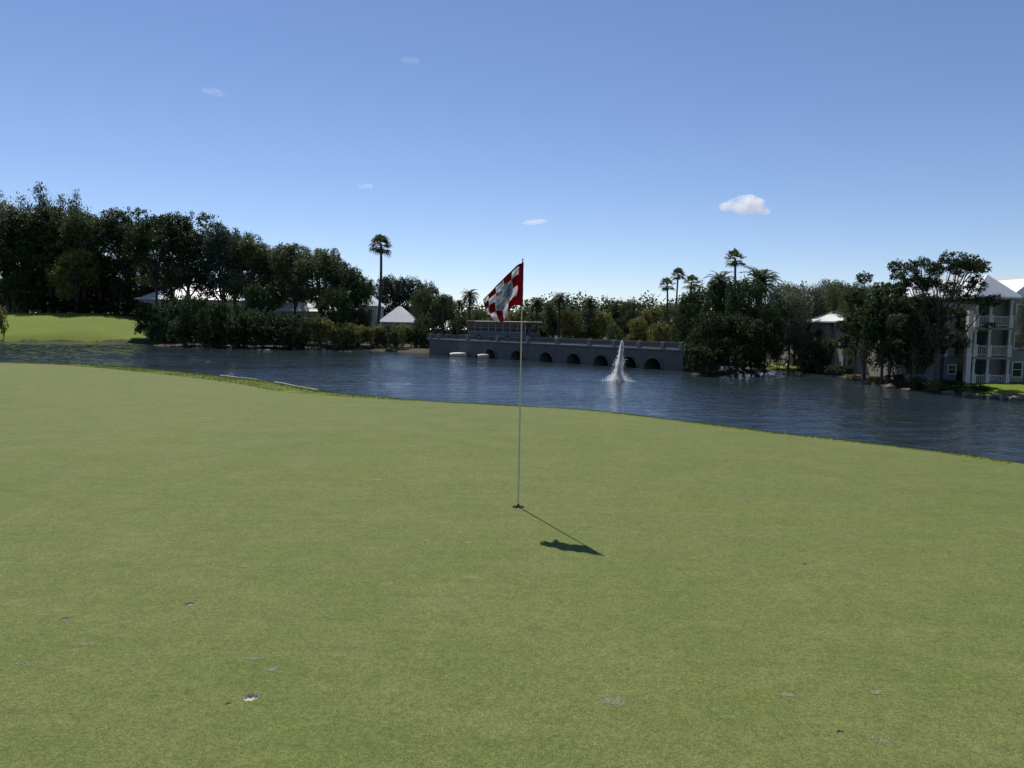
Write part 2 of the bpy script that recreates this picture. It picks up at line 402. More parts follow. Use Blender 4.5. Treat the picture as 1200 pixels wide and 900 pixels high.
bmesh.ops.recalc_face_normals(bm, faces=bm.faces)
if sum(f.normal.z for f in bm.faces) < 0: bmesh.ops.reverse_faces(bm, faces=bm.faces)
bm.to_mesh(gme); bm.free()
green = link('putting_green', gme, M['green'], smooth=True); tag(green, kind='structure')

# ------------------------------------------------------------------ cup, pin, flag, ball marks
cup = empty('golf_cup', (cup_p.x, cup_p.y, 0)); tag(cup, 'round white-lined hole cut in the green under the flagstick', 'golf hole')
mb = MB(); mb.lathe([(.0535, -.014), (.0535, -.11), (.051, -.11), (.051, -.014), (.0535, -.014)], 32); mb.build('liner', M['white_paint'], cup, True)
mb = MB(); mb.lathe([(.054, .0115), (.0545, -.013), (.0536, -.0135)], 32); mb.build('soil_wall', M['soil'], cup, True)
mb = MB(); mb.lathe([(.0001, -.105), (.0508, -.105)], 24); mb.build('cup_floor', M['white_paint'], cup, True)

def frac_mat():
    m, nt, b = new_mat('pin fibreglass')
    nt.links.new(ramp(nt, noise(nt, 20, 3), [(.3, (.55, .50, .34)), (.7, (.66, .60, .42))]), b.inputs['Base Color'])
    b.inputs['Roughness'].default_value = .35; return m
M['pin'] = frac_mat()
M['dark_hem'] = simple('black hem', (.015, .013, .016), .7, .3, 30)
fd = Vector((cup_p.x, cup_p.y, 0)); YF = fd.y
top_w = atY(612.6, 304.5, YF)
axis_v = (top_w - Vector((cup_p.x, YF, -.08)))
pin = empty('flagstick', (cup_p.x, cup_p.y, 0)); tag(pin, 'slim pale golf pin standing in the hole with a red and white flag', 'flagstick')
L = axis_v.length; base = Vector((0, 0, -.08)); axn = axis_v.normalized()
pts = [base + axn * (L * i / 8) for i in range(9)]
mb = MB(); mb.tube(pts, [.0078 - .0030 * i / 8 for i in range(9)], 12); mb.build('pole', M['pin'], pin, True)
mb = MB(); mb.tube([base + axn * .085, base + axn * .11, base + axn * .125], [.0095, .0095, .007], 12); mb.build('ferrule', M['dark_hem'], pin, True)
mb = MB(); mb.tube([base + axn * (L - .004), base + axn * (L + .006), base + axn * (L + .012)], [.0056, .006, .002], 10); mb.build('top_cap', M['dark_hem'], pin, True)

# flag cloth: a coons patch sagging to the left, with deep folds at the free end
def fl(px, py, dy=0.0):
    p = atY(px, py, YF); return Vector((p.x - cup_p.x, dy, p.z))
def poly_curve(ps):
    """ps: list of (t,Vector) → piecewise Catmull"""
    def f(t):
        for i in range(len(ps) - 1):
            if t <= ps[i + 1][0] or i == len(ps) - 2:
                a, b_ = ps[i], ps[i + 1]; u = (t - a[0]) / (b_[0] - a[0])
                p0 = ps[i - 1][1] if i > 0 else a[1] * 2 - b_[1]; p3 = ps[i + 2][1] if i + 2 < len(ps) else b_[1] * 2 - a[1]
                p1, p2 = a[1], b_[1]
                return .5 * ((2 * p1) + (p2 - p0) * u + (2 * p0 - 5 * p1 + 4 * p2 - p3) * u * u + (3 * p1 - p0 - 3 * p2 + p3) * u ** 3)
    return f
rows = [
    (0.00, [(0, fl(612.2, 308)), (.15, fl(606.5, 310.5, .005)), (.35, fl(597, 319.5, .0)), (.6, fl(584.5, 332, -.01)), (.8, fl(575, 342, 0)), (1, fl(566, 351, .02))]),
    (0.30, [(0, fl(611.6, 322.5)), (.15, fl(605, 325, -.02)), (.35, fl(596, 333, .035)), (.6, fl(585, 343, -.03)), (.8, fl(575, 350, .045)), (1, fl(567.5, 358, -.01))]),
    (0.62, [(0, fl(611, 339)), (.15, fl(604, 341, .01)), (.35, fl(595.5, 349, -.05)), (.6, fl(584, 356, .055)), (.8, fl(575, 361, -.05)), (1, fl(570, 366.5, .05))]),
    (0.82, [(0, fl(610.8, 349)), (.15, fl(602, 350.5, -.01)), (.35, fl(593, 360.5, .03)), (.6, fl(585, 367, -.045)), (.8, fl(577, 370, .03)), (1, fl(571.5, 371, -.07))]),
    (1.00, [(0, fl(610.7, 358)), (.15, fl(601, 358.5, .015)), (.35, fl(593.5, 371, -.03)), (.6, fl(588.5, 377.5, .04)), (.8, fl(580.5, 376, -.06)), (1, fl(575, 371, .06))]),
]
rc = [(v_, poly_curve(ps)) for v_, ps in rows]
NU, NV = 72, 48
mb = MB()
for j in range(NV + 1):
    v_ = j / NV
    for i in range(NU + 1):
        u = i / NU
        p = poly_curve([(r_[0], r_[1](u)) for r_ in rc])(v_)
        p.y += (.010 * math.sin(u * 27 + v_ * 11) + .006 * math.sin(v_ * 34 - u * 13)) * min(1, u * 3)
        mb.v.append(tuple(p))
for j in range(NV):
    for i in range(NU):
        a = j * (NU + 1) + i; mb.f.append((a, a + 1, a + NU + 2, a + NU + 1))
me = mb.mesh('flag'); uv = me.uv_layers.new(name='UVMap')
for poly in me.polygons:
    for li in poly.loop_indices:
        vi = me.loops[li].vertex_index; uv.data[li].uv = ((vi % (NU + 1)) / NU, (vi // (NU + 1)) / NV)
m, nt, b = new_mat('chequered flag cloth'); N = nt.nodes; LK = nt.links.new
tcu = N.new('ShaderNodeUVMap'); sp = N.new('ShaderNodeSeparateXYZ'); LK(tcu.outputs[0], sp.inputs[0])
def mth(op, a, b_=None, c=None):
    n_ = N.new('ShaderNodeMath'); n_.operation = op
    for s_, v_ in zip(n_.inputs, (a, b_, c)):
        if v_ is None: continue
        if isinstance(v_, (int, float)): s_.default_value = v_
        else: LK(v_, s_)
    return n_.outputs[0]
U, Vv = sp.outputs[0], sp.outputs[1]
fu = mth('FLOOR', mth('DIVIDE', mth('SUBTRACT', U, .10), .19)); fv = mth('FLOOR', mth('MULTIPLY', Vv, 4.0))
chk = mth('FLOORED_MODULO', mth('ADD', fu, fv), 2.0)
chk = mth('MAXIMUM', chk, mth('LESS_THAN', U, .10))
red, white = (.30, .005, .015), (.84, .82, .83)
c = mix(nt, chk, white, red)
wn_ = noise(nt, 5, 3, .5, tcu.outputs[0])
dd = mth('ADD', mth('ADD', mth('POWER', mth('DIVIDE', mth('SUBTRACT', U, .46), .23), 2.0), mth('POWER', mth('DIVIDE', mth('SUBTRACT', Vv, .50), .30), 2.0)), mth('MULTIPLY', mth('SUBTRACT', wn_, .5), .7))
disc = mth('LESS_THAN', dd, 1.0)
dcol = ramp(nt, noise(nt, 7, 2, .5, tcu.outputs[0]), [(.40, (.22, .30, .31)), (.47, (.42, .46, .50)), (.62, (.55, .56, .60)), (.7, (.38, .50, .47))])
c = mix(nt, disc, c, dcol)
hem = mth('MAXIMUM', mth('LESS_THAN', Vv, .055), mth('GREATER_THAN', U, .985))
c = mix(nt, hem, c, (.012, .008, .012))
LK(c, b.inputs['Base Color']); b.inputs['Roughness'].default_value = .7; b.inputs['Specular IOR Level'].default_value = .2
wv2 = noise(nt, 700, 1, .5, tcu.outputs[0]); bump(nt, wv2, .15, .0005, b)
tr = N.new('ShaderNodeBsdfTranslucent'); LK(c, tr.inputs[0]); ms = N.new('ShaderNodeMixShader'); ms.inputs[0].default_value = .5
LK(b.outputs[0], ms.inputs[1]); LK(tr.outputs[0], ms.inputs[2]); LK(ms.outputs[0], N['Material Output'].inputs[0])
flag = link('flag', me, m, pin, True)
sol = flag.modifiers.new('cloth', 'SOLIDIFY'); sol.thickness = .0012; sol.offset = 0
mb = MB(); s0 = base + axn * ((fl(612, 307).z + .08) / axn.z); s1 = base + axn * ((fl(611, 359).z + .08) / axn.z)
mb.tube([s0 + (s1 - s0) * i / 10 for i in range(11)], [.0085 + .0008 * math.sin(i * 2.1) for i in range(11)], 12); 
M['red_sleeve'] = simple('dark red sleeve', (.16, .006, .014), .75, .3, 30)
mb.build('sleeve', M['red_sleeve'], flag, True)

# ball marks (real little pits with a sandy throat)
mlabels = ['small sandy pit in the turf nearest the left edge of the green', 'small oval pit with a dark far lip, farthest up the left side of the green',
           'largest crumbled pit of pale sand, low on the left of the green', 'tiny dark nick just left of the largest sandy pit',
           'tiny dark pit alone on the right half of the green beyond the shadow', 'small dark nick among pale scuffs at the bottom right of the green']
for k, (p, (a, b_, r, w)) in enumerate(zip(mark_pts, mark_specs)):
    rg = hole_rings[k + 1]; rnd = random.Random(50 + k)
    root = empty('ball_mark', (p.x, p.y, 0)); tag(root, mlabels[k], 'ball mark', 'ball marks on the green')
    mb = MB(); n = len(rg); dep = r * .42
    lay = [(1.05, .0125), (1.0, .0112), (.95, .012 - dep * .9), (.62, .012 - dep), (.25, .012 - dep * .9)]
    for s_, z_ in lay:
        for q in rg:
            mb.v.append(((q.x - p.x) * s_, (q.y - p.y) * s_, z_ + (rnd.random() - .5) * r * (.09 if s_ < .9 else .0)))
    mb.v.append((0, 0, .012 - dep))
    for i in range(len(lay) - 1):
        for j in range(n): mb.f.append((i * n + j, i * n + (j + 1) % n, (i + 1) * n + (j + 1) % n, (i + 1) * n + j))
    o_ = (len(lay) - 1) * n
    for j in range(n): mb.f.append((o_ + j, o_ + (j + 1) % n, len(mb.v) - 1))
    mb.build('pit', M['sand'] if k in (0, 1, 2) else M['soil'], root, True)
    mb = MB()
    for q in range(26 if k < 3 else 8):
        t = rnd.uniform(0, 2 * PI); rr = r * rnd.uniform(.98, 1.3); s_ = rnd.uniform(.0012, .0028)
        x, y = rr * math.cos(t), rr * math.sin(t)
        mb.add([(x - s_, y, .011), (x + s_, y - s_ * .5, .011), (x, y + s_, .011), (x, y, .012 + s_ * 1.2)], [(0, 1, 3), (1, 2, 3), (2, 0, 3)])
    mb.build('crumbs', M['sand'], root)
# scuffs: crumbs of sand and dried clippings
M['dry'] = simple('dried clippings and sand', (.28, .285, .185), .95, .25, 90)
scuffs = [(100, 755, .06, .03, 'pale sandy smear below the leftmost pit'), (287, 664, .05, .03, 'small pale scuff left of the flag shadow on the open green'),
          (28, 779, .12, .03, 'long pale streak of sand by the left edge of the green'), (298, 772, .07, .02, 'thin pale scratch above the largest sandy pit'),
          (318, 785, .04, .04, 'short pale scratch up and right of the largest sandy pit'), (720, 822, .09, .07, 'wide patch of pale crumbs near the bottom centre of the green'),
          (924, 815, .04, .025, 'small light scuff between the crumb patch and the right edge'), (1033, 868, .06, .04, 'pale scuff lowest on the right side of the green'),
          (436, 620, .05, .05, 'faint pale scuff level with the cup on the left'), (500, 634, .06, .04, 'faint pale scuff between the cup and the left half'),
          (240, 490, .17, .08, 'faint dry patch far up the left of the green'), (1025, 812, .04, .02, 'light scuff nearest the right edge of the green'),
          (548, 636, .04, .04, 'faint pale scuff just left of the flag shadow tip'), (440, 562, .08, .05, 'faint pale scuff beyond the cup on its left')]
for k, (a, b_, sx, sy, lab) in enumerate(scuffs):
    p = onz(a, b_, .012); rnd = random.Random(90 + k); mb = MB()
    big = max(1.0, p.y / 4.5)
    for q in range(420 if k in (5, 10) else 130):
        x, y = max(-sx * .8, min(sx * .8, rnd.gauss(0, sx * .38))), max(-sy * .8, min(sy * .8, rnd.gauss(0, sy * .38))); s_ = rnd.uniform(.001, .0024) * big; t = rnd.uniform(0, PI)
        cx, sn = math.cos(t) * s_ * 2, math.sin(t) * s_ * 2
        mb.add([(x - cx, y - sn, 0), (x + sn * .4, y - cx * .4, .0004), (x + cx, y + sn, 0), (x - sn * .4, y + cx * .4, .0004)], [(0, 1, 2, 3)])
    o = mb.build('turf_scuff', M['dry']); o.location = (p.x, p.y, float(near_h(np.array([[p.x, p.y]]))[0] + .0140 + (wob(np.array([[p.x, p.y]]), .16, .5) * .035 * sstep(np.array([math.hypot(p.x, p.y - 6)]), 4, 14))[0]))
    tag(o, lab, 'scuff mark', 'pale scuffs on the green')

# short rough blades on the rim of the green
rs = np.random.RandomState(4); pts_ = []
cp = [Vector(p) for p in near_poly[3:len(near_poly) - 2]]
for a, b_ in zip(cp[:-1], cp[1:]):
    n_ = int((b_ - a).length * 1700); d_ = (b_ - a).normalized(); nn = Vector((-d_.y, d_.x))
    if n_ == 0 or n_ > 60000: continue
    t = rs.rand(n_); o_ = rs.rand(n_) * 2.1 - .9
    pts_.append(np.array(a[:]) + t[:, None] * np.array((b_ - a)[:]) + (-o_)[:, None] * np.array(nn[:]))
Pb = np.concatenate(pts_); sd_ = sdf(Pb, near_poly); Pb = Pb[(sd_ < FRf(Pb[:, 0]) + .03 * rs.randn(len(Pb))) & (sd_ > -.8)]
n_ = len(Pb); zb = near_h(Pb); an = rs.rand(n_) * 2 * PI; hgt = (.008 + rs.rand(n_) * .015) * (1 + .5 * wob(Pb, 2.0)); wd = .0022 + rs.rand(n_) * .003
wd = wd * np.clip(np.hypot(Pb[:, 0], Pb[:, 1]) / 10, 1, 3)
dx, dy = np.cos(an) * wd, np.sin(an) * wd; lx, ly = rs.randn(n_) * .010, rs.randn(n_) * .010
B = np.zeros((n_, 3, 3)); B[:, 0] = np.column_stack([Pb[:, 0] - dx, Pb[:, 1] - dy, zb - .004]); B[:, 1] = np.column_stack([Pb[:, 0] + dx, Pb[:, 1] + dy, zb - .004])
B[:, 2] = np.column_stack([Pb[:, 0] + lx, Pb[:, 1] + ly, zb + hgt])
M['blade'] = leaf_mat('rim grass', (.10, .135, .030), (.15, .165, .055), transl=.3, spec=.1, rough=.7, k=1.0)
o = link('fringe_grass', np_mesh('fringe_grass', B.reshape(-1, 3), np.arange(n_ * 3).reshape(-1, 3)), M['blade']); tag(o, kind='stuff')
o['label'] = 'short rough grass along the rim of the green'; o['category'] = 'grass'

# pale edging strips on the rim
for (aa, bb, lab) in (((258, 441.5), (303, 446.5), 'narrow pale edging strip on the rim of the green, the farther left one'), ((322, 449.0), (374, 458.5), 'narrow pale edging strip on the rim of the green, the nearer right one')):
    a, b_ = onz(aa[0], aa[1], 0), onz(bb[0], bb[1], 0); mb = MB(); pts = []
    for i in range(13):
        p = a.lerp(b_, i / 12); p.y += .05 * math.sin(i * .8); pts.append(Vector((p.x - a.x, p.y - a.y, float(near_h(np.array([[p.x, p.y]]))[0]) + .03)))
    mb.tube(pts, .020, 8); o = mb.build('edging_strip', M['strip'], smooth=True); o.location = (a.x, a.y, 0); tag(o, lab, 'edging', 'edging strips on the rim')

# ------------------------------------------------------------------ vegetation prototypes
def leaf_cloud(name, C_, size, rs, droop=0.0, aspect=.5, updir=None):
    n = len(C_); a = rs.randn(n, 3); a[:, 2] *= .7
    if updir is not None: a = a * .5 + updir
    a /= np.linalg.norm(a, axis=1)[:, None] + 1e-9
    b_ = rs.randn(n, 3); b_ -= (b_ * a).sum(1)[:, None] * a; b_ /= np.linalg.norm(b_, axis=1)[:, None] + 1e-9
    s = size * (.6 + .8 * rs.rand(n))[:, None]
    V = np.zeros((n, 4, 3)); V[:, 0] = C_ - a * s * .5; V[:, 1] = C_ + b_ * s * aspect * .5 + a * s * .05
    V[:, 2] = C_ + a * s * .5; V[:, 3] = C_ - b_ * s * aspect * .5 + a * s * .05
    return np_mesh(name, V.reshape(-1, 3), np.arange(n * 4).reshape(-1, 4))
def unit(rs, n):
    v_ = rs.randn(n, 3); return v_ / np.linalg.norm(v_, axis=1)[:, None]

def proto_broad(seed, H=10.0, Rr=5.0, bottom=.28, nlobes=26, nleaf=9000, leaf=.30, trunk=True, lean=0.0, openness=1.0, tr=.32, forks=3, lob=1.0):
    rs = np.random.RandomState(seed); rnd = random.Random(seed)
    cz0 = H * bottom; ch = H - cz0
    lobes = []
    for k in range(nlobes):
        t = (k + .5) / nlobes; zz = cz0 + ch * (.10 + .78 * rs.rand() ** .8)
        f = (zz - cz0) / ch; rr = Rr * math.sqrt(max(.05, 1 - ((f - .42) / .62) ** 2))
        an = k * 2.399 + rs.rand() * .8; q = rr * (.25 + (.62 + .15 * (lob < 1)) * rs.rand() ** .5)
        lr = Rr * (.17 + .20 * rs.rand()) * lob
        lobes.append((q * math.cos(an), q * math.sin(an), min(zz, H - lr * .75), lr))
    lobes.append((Rr * .1 * rs.randn(), Rr * .1 * rs.randn(), H - Rr * .28, Rr * .28))
    vol = np.array([l[3] ** 2 for l in lobes]); cnt = (vol / vol.sum() * nleaf).astype(int)
    Cs = []
    for l, c_ in zip(lobes, cnt):
        ncl = max(4, c_ // 16); u = unit(rs, ncl); u[:, 2] = u[:, 2] * .75 + .12
        rad = (l[3] * (.55 + .5 * rs.rand(ncl) ** .6))[:, None]; cc = np.array(l[:3]) + u * rad
        p = np.repeat(cc, 16, 0) + rs.randn(ncl * 16, 3) * np.array([.06, .06, .045]) * Rr * openness
        Cs.append(p)
    Cs = np.concatenate(Cs); Cs[:, 2] = np.maximum(Cs[:, 2], .05)
    crown = leaf_cloud('crown', Cs, leaf, rs)
    mb = MB()
    if trunk:
        topz = cz0 + ch * .45; bx, by = lean * H * .1, 0
        tp = [Vector((0, 0, -.3)), Vector((.02, 0, .25)), Vector((bx * .4 + .1, .08, cz0 * .6)), Vector((bx, .1, cz0 + ch * .12)), Vector((bx * 1.2, 0, topz))]
        mb.tube(tp, [tr * 1.5, tr * 1.05, tr * .85, tr * .7, tr * .3], 9)
        ls = sorted(lobes, key=lambda l: -l[3])[:forks * 5]
        for i, l in enumerate(ls):
            st = tp[2].lerp(tp[4], .25 + .7 * rnd.random()); en = Vector(l[:3])
            md = st.lerp(en, .5) + Vector((rnd.gauss(0, .3), rnd.gauss(0, .3), -.25 + rnd.gauss(0, .2)))
            mb.tube([st, st.lerp(md, .5) + Vector((0, 0, -.1)), md, md.lerp(en, .55) + Vector((0, 0, .1)), en], [tr * .42, tr * .34, tr * .25, tr * .16, tr * .07], 6)
            for q in range(3):
                e2 = en + Vector((rnd.gauss(0, 1), rnd.gauss(0, 1), rnd.gauss(.3, .6))) * l[3] * .6
                mb.tube([md.lerp(en, .4), md.lerp(e2, .6), e2], [tr * .14, tr * .09, tr * .03], 4)
    else:
        for i in range(7):
            an = i * 2.4; en = Vector((math.cos(an) * Rr * .5, math.sin(an) * Rr * .5, H * .6))
            mb.tube([Vector((math.cos(an) * .1, math.sin(an) * .1, -.2)), en * .5 + Vector((0, 0, .1)), en], [tr * .4, tr * .25, tr * .1], 5)
    return dict(crown=crown, trunk=mb.mesh('trunk'), H=H, R=Rr)

def proto_plume(seed, H=14.0, Rr=3.2, nleaf=9000, leaf=.32, spires=7):
    rs = np.random.RandomState(seed); rnd = random.Random(seed); mb = MB(); Cs = []
    mb.tube([Vector((0, 0, -.3)), Vector((0, .05, H * .4)), Vector((.1, 0, H * .92))], [.38, .26, .04], 8)
    tops = [(0, 0, H)] + [(Rr * .75 * math.cos(k * 2.4) * (.5 + .5 * rs.rand()), Rr * .75 * math.sin(k * 2.4) * (.5 + .5 * rs.rand()), H * (.62 + .34 * rs.rand())) for k in range(spires)]
    for (x, y, z) in tops:
        zb = max(H * .10, z * .35)
        mb.tube([Vector((x * .1, y * .1, zb)), Vector((x * .75, y * .75, zb + (z - zb) * .45)), Vector((x, y, z * .96))], [.14, .09, .02], 5)
        nn = nleaf // len(tops) // 14
        t = rs.rand(nn) ** .75; zz = zb + (z - zb) * t
        wr = Rr * (.60 * (1 - t) ** .8 + .05) * (.5 + .7 * rs.rand(nn)); an = rs.rand(nn) * 2 * PI
        fx = x * np.clip(t * 1.3, 0, 1); fy = y * np.clip(t * 1.3, 0, 1)
        cc = np.column_stack([fx + wr * np.cos(an), fy + wr * np.sin(an), zz + wr * .35])
        Cs.append(np.repeat(cc, 14, 0) + rs.randn(nn * 14, 3) * np.array([.30, .30, .34]))
    Cs = np.concatenate(Cs)
    return dict(crown=leaf_cloud('crown', Cs, leaf, rs, aspect=.32, updir=np.array([0, 0, .8])), trunk=mb.mesh('trunk'), H=H, R=Rr)

def frond_pinnate(V, F, org, az, el, length, droop, rs, w=.05):
    d = np.array([math.cos(az), math.sin(az)]); n = 11; prev = None; p = np.array(org, float); a = el
    side = np.array([-d[1], d[0], 0]); spine = []
    for i in range(n):
        spine.append((p.copy(), a)); st = length / n
        p = p + np.array([d[0] * math.cos(a), d[1] * math.cos(a), math.sin(a)]) * st; a -= droop / n * (1 + i * .12)
    for i in range(n - 1):      # rachis
        A, B_ = spine[i][0], spine[i + 1][0]; o = len(V); ww = .035 * (1 - i / n) + .008
        V += [A - side * ww, A + side * ww, B_ + side * ww * .8, B_ - side * ww * .8]; F.append((o, o + 1, o + 2, o + 3))
    for i in range(1, n * 3):
        t = i / (n * 3); k = min(int(t * n), n - 2); fr = t * n - k; P0 = spine[k][0] * (1 - fr) + spine[k + 1][0] * fr; a = spine[k][1]
        fw = np.array([d[0] * math.cos(a), d[1] * math.cos(a), math.sin(a)]); upv = np.array([-d[0] * math.sin(a), -d[1] * math.sin(a), math.cos(a)])
        ll = length * .24 * math.sin(PI * min(1, .12 + t * .9)) ** .6
        for s in (-1, 1):
            dirv = side * s * .75 + fw * .6 + upv * (.22 + .1 * rs.randn()) + np.array([0, 0, -.18]); dirv /= np.linalg.norm(dirv)
            tip = P0 + dirv * ll; tip[2] -= ll * .12; mid = P0 + dirv * ll * .5; o = len(V)
            V += [P0, mid + fw * w, tip, mid - fw * w]; F.append((o, o + 1, o + 2, o + 3))
def proto_date(seed, H=7.0, length=2.7, nf=46, tr=.26, thick=False):
    rs = np.random.RandomState(seed); V, F = [], []
    for k in range(nf):
        t = k / nf; el = R(80) - t * R(105) + rs.randn() * .08; az = k * 2.39996 + rs.randn() * .1
        frond_pinnate(V, F, (0.05 * math.cos(az), .05 * math.sin(az), H - length * .55 + (1 - t) * .25), az, el, length * (.85 + .25 * rs.rand()), 1.0 + .5 * rs.rand(), rs)
    crown = np_mesh('crown', np.array(V), np.array(F)); mb = MB(); hz = H - length * .55
    prof = []; n = int(hz / .22)
    for i in range(n + 1):
        z = -.3 + (hz + .3) * i / n; r = tr * (1.25 - .3 * min(1, i / n * 3)) * (1 + .09 * (i % 2)); prof.append((r, z))
    prof += [(tr * 1.5, hz + .1), (tr * .8, hz + .45), (.02, hz + .6)]
    mb.lathe(prof, 12); return dict(crown=crown, trunk=mb.mesh('trunk'), H=H, R=length)
def proto_fan(seed, H=16.0, rad=1.5, nf=30, tr=.19, skirt=True):
    rs = np.random.RandomState(seed); V, F = [], []; hz = H - rad * .85; DV, DF = [], []
    def fan(V, F, az, el, pl, fr, droop):
        d = np.array([math.cos(az) * math.cos(el), math.sin(az) * math.cos(el), math.sin(el)]); org = np.array([0, 0, hz])
        hub = org + d * pl; side = np.cross(d, [0, 0, 1.0]); side /= np.linalg.norm(side) + 1e-9; up = np.cross(side, d)
        o = len(V); V += [org - side * .02, org + side * .02, hub + side * .015, hub - side * .015]; F.append((o, o + 1, o + 2, o + 3))
        ns = 15
        for i in range(ns):
            a = (i / (ns - 1) - .5) * R(205); dv = d * math.cos(a) + side * math.sin(a) + up * (.15 - .1 * abs(a)); dv /= np.linalg.norm(dv)
            nx_ = np.cross(dv, up); nx_ /= np.linalg.norm(nx_) + 1e-9; ln = fr * (1.0 + .35 * rs.rand()) * (1 - .12 * abs(a)); m_ = hub + dv * ln * .6 + up * .02
            tip = hub + dv * ln; tip = tip + np.array([0, 0, -droop * ln]); w = fr * .085; o = len(V)
            V += [hub, m_ + nx_ * w, tip, m_ - nx_ * w]; F.append((o, o + 1, o + 2, o + 3))
    for k in range(nf):
        t = k / nf; fan(V, F, k * 2.39996 + rs.randn() * .15, R(84) - t * R(122) + rs.randn() * .12, rad * (.50 + .22 * rs.rand()), rad * .50, .22 + .35 * t)
    for k in range(7):
        fan(DV, DF, k * 2.39996, R(-60) - k * R(2.2), rad * .22, rad * .30, .35)
    mb = MB(); n = 40; prof = []
    for i in range(n + 1):
        z = -.3 + (hz + .3) * i / n; prof.append((tr * (1.5 - .5 * min(1, i / n * 6)) * (1.08 - .35 * i / n) * (1 + .04 * (i % 2)), z))
    prof += [(tr * 1.0, hz + .03), (.02, hz + .15)]; mb.lathe(prof, 10)
    # slight sweep of the trunk
    mb.v = [(x + .25 * math.sin(z / H * PI) , y, z) for x, y, z in mb.v]
    return dict(crown=np_mesh('crown', np.array(V), np.array(F)), skirt=np_mesh('dead_fronds', np.array(DV), np.array(DF)), trunk=mb.mesh('trunk'), H=H, R=rad * 1.05)

PR = {
    'oakA': proto_broad(11, 11, 5.5, .26, 30, 11000, .34), 'oakB': proto_broad(23, 11, 5.0, .30, 24, 9500, .34, openness=1.15), 'oakC': proto_broad(37, 11, 5.2, .22, 34, 11000, .32),
    'tallA': proto_broad(111, 22, 6.2, .34, 46, 17000, .42, openness=.8, tr=.42, forks=6), 'tallB': proto_broad(113, 22, 6.0, .36, 40, 15000, .42, openness=.85, tr=.4, forks=6), 'tallC': proto_broad(117, 22, 6.4, .30, 52, 18000, .42, openness=.8, tr=.42, forks=6),
    'denseA': proto_broad(41, 9, 4.6, .06, 40, 13000, .34), 'denseB': proto_broad(53, 9, 4.4, .04, 36, 12000, .34), 'denseC': proto_broad(59, 9, 4.5, .08, 44, 12000, .34),
    'shrubA': proto_broad(61, 3.0, 2.2, .0, 30, 5500, .22, trunk=False, openness=.8, tr=.12), 'shrubB': proto_broad(67, 3.0, 2.3, .0, 26, 5000, .22, trunk=False, openness=.9, tr=.12),
    'shrubC': proto_broad(71, 3.0, 2.2, .0, 34, 5500, .20, trunk=False, openness=1.0, tr=.12),
    'bigoakA': proto_broad(88, 12.5, 3.9, .24, 46, 36000, .16, openness=.42, tr=.26, forks=7, lob=.62), 'bigoakB': proto_broad(97, 11, 2.6, .16, 30, 19000, .16, openness=.5, tr=.2, forks=4, lob=.75),
    'featherA': proto_broad(101, 10, 4.4, .12, 34, 22000, .21, openness=.9, tr=.2, forks=4), 'featherB': proto_broad(103, 10, 4.2, .15, 30, 21000, .21, openness=.95, tr=.2, forks=4),
    'plumeA': proto_plume(3), 'plumeB': proto_plume(5, spires=9), 'plumeC': proto_plume(8, spires=6, Rr=3.6),
    'dateA': proto_date(1), 'dateB': proto_date(2, nf=40), 'fanA': proto_fan(1), 'fanB': proto_fan(6, nf=22), 'fanC': proto_fan(9, H=14, nf=25),
}
def data_for(pk, mk):
    key = pk + '|' + mk; p = PR[pk]
    if 'c' + mk not in p:
        me = p['crown'].copy() if p['crown'].materials else p['crown']
        me.materials.clear(); me.materials.append(M[mk]); p['c' + mk] = me
    if not p['trunk'].materials: p['trunk'].materials.append(M['bark_palm'] if pk[:3] in ('dat', 'fan') else M['bark'])
    return p['c' + mk], p['trunk']
VR = random.Random(77)
def plant(kind, pk, mk, px, top, hw, Y, name, label, cat, group=None, zb=None):
    p = PR[pk]; VR = random.Random(label)
    for _ in range(60):
        X = atY(px, 380, Y).x
        if gz(X, Y) > WATER_Z + .02: break
        Y += .4
    z0 = gz(X, Y) - .05
    ztop = atY(px, top, Y).z; h = ztop - z0
    root = empty(name, (X, Y, z0), VR.uniform(0, 2 * PI)); sxy = hw * Y / 900 / p['R']; sz = h / p['H']
    if kind == 'palm': sxy = sz = None; 
    if kind == 'palm':
        s = hw * Y / 900 / p['R']; root.scale = (s, s, h / p['H'])
        # keep the head of the palm unstretched: crown child is scaled back
    else: root.scale = (sxy, sxy * VR.uniform(.9, 1.1), sz)
    cm, tm = data_for(pk, mk)
    tro = link('trunk', tm, None, root, True); cro = link('crown', cm, None, root)
    if kind == 'palm':
        s = root.scale.x; k = s / root.scale.z; hz = p['H']
        cro.scale = (1, 1, k); cro.location.z = hz * (1 - k)
        if 'skirt' in p:
            if not p['skirt'].materials: p['skirt'].materials.append(M['leaf_dead'])
            sk = link('dead_fronds', p['skirt'], None, root); sk.scale = (1, 1, k); sk.location.z = hz * (1 - k)
        tro.scale = (1, 1, 1)
    tag(root, label, cat, group); return root

# ------------------------------------------------------------------ trees, left bank
T = plant
GL = 'tall trees behind the left lawn and bank'
T('t', 'plumeC', 'leaf_grey', -12.0, 201, 34.0, 174.0, 'casuarina_tree', 'feathery grey-green tall tree cut by the left edge of the photo', 'tree', GL)
T('t', 'plumeA', 'leaf_dark', 30.0, 232, 30.0, 184.0, 'casuarina_tree', 'dark spiky-topped tree second from the left edge', 'tree', GL)
T('t', 'plumeB', 'leaf_blue', 52.0, 219, 28.0, 180.0, 'casuarina_tree', 'tallest dark spire-topped tree above the lawn', 'tree', GL)
T('t', 'plumeB', 'leaf_dark', 76.0, 233, 24.0, 182.0, 'casuarina_tree', 'dark spire-topped tree left of the twin-spired one', 'tree', GL)
T('t', 'plumeA', 'leaf_dark', 94.0, 227, 24.0, 179.0, 'casuarina_tree', 'dark spire-topped tree, last of the spiky row before the oaks', 'tree', GL)
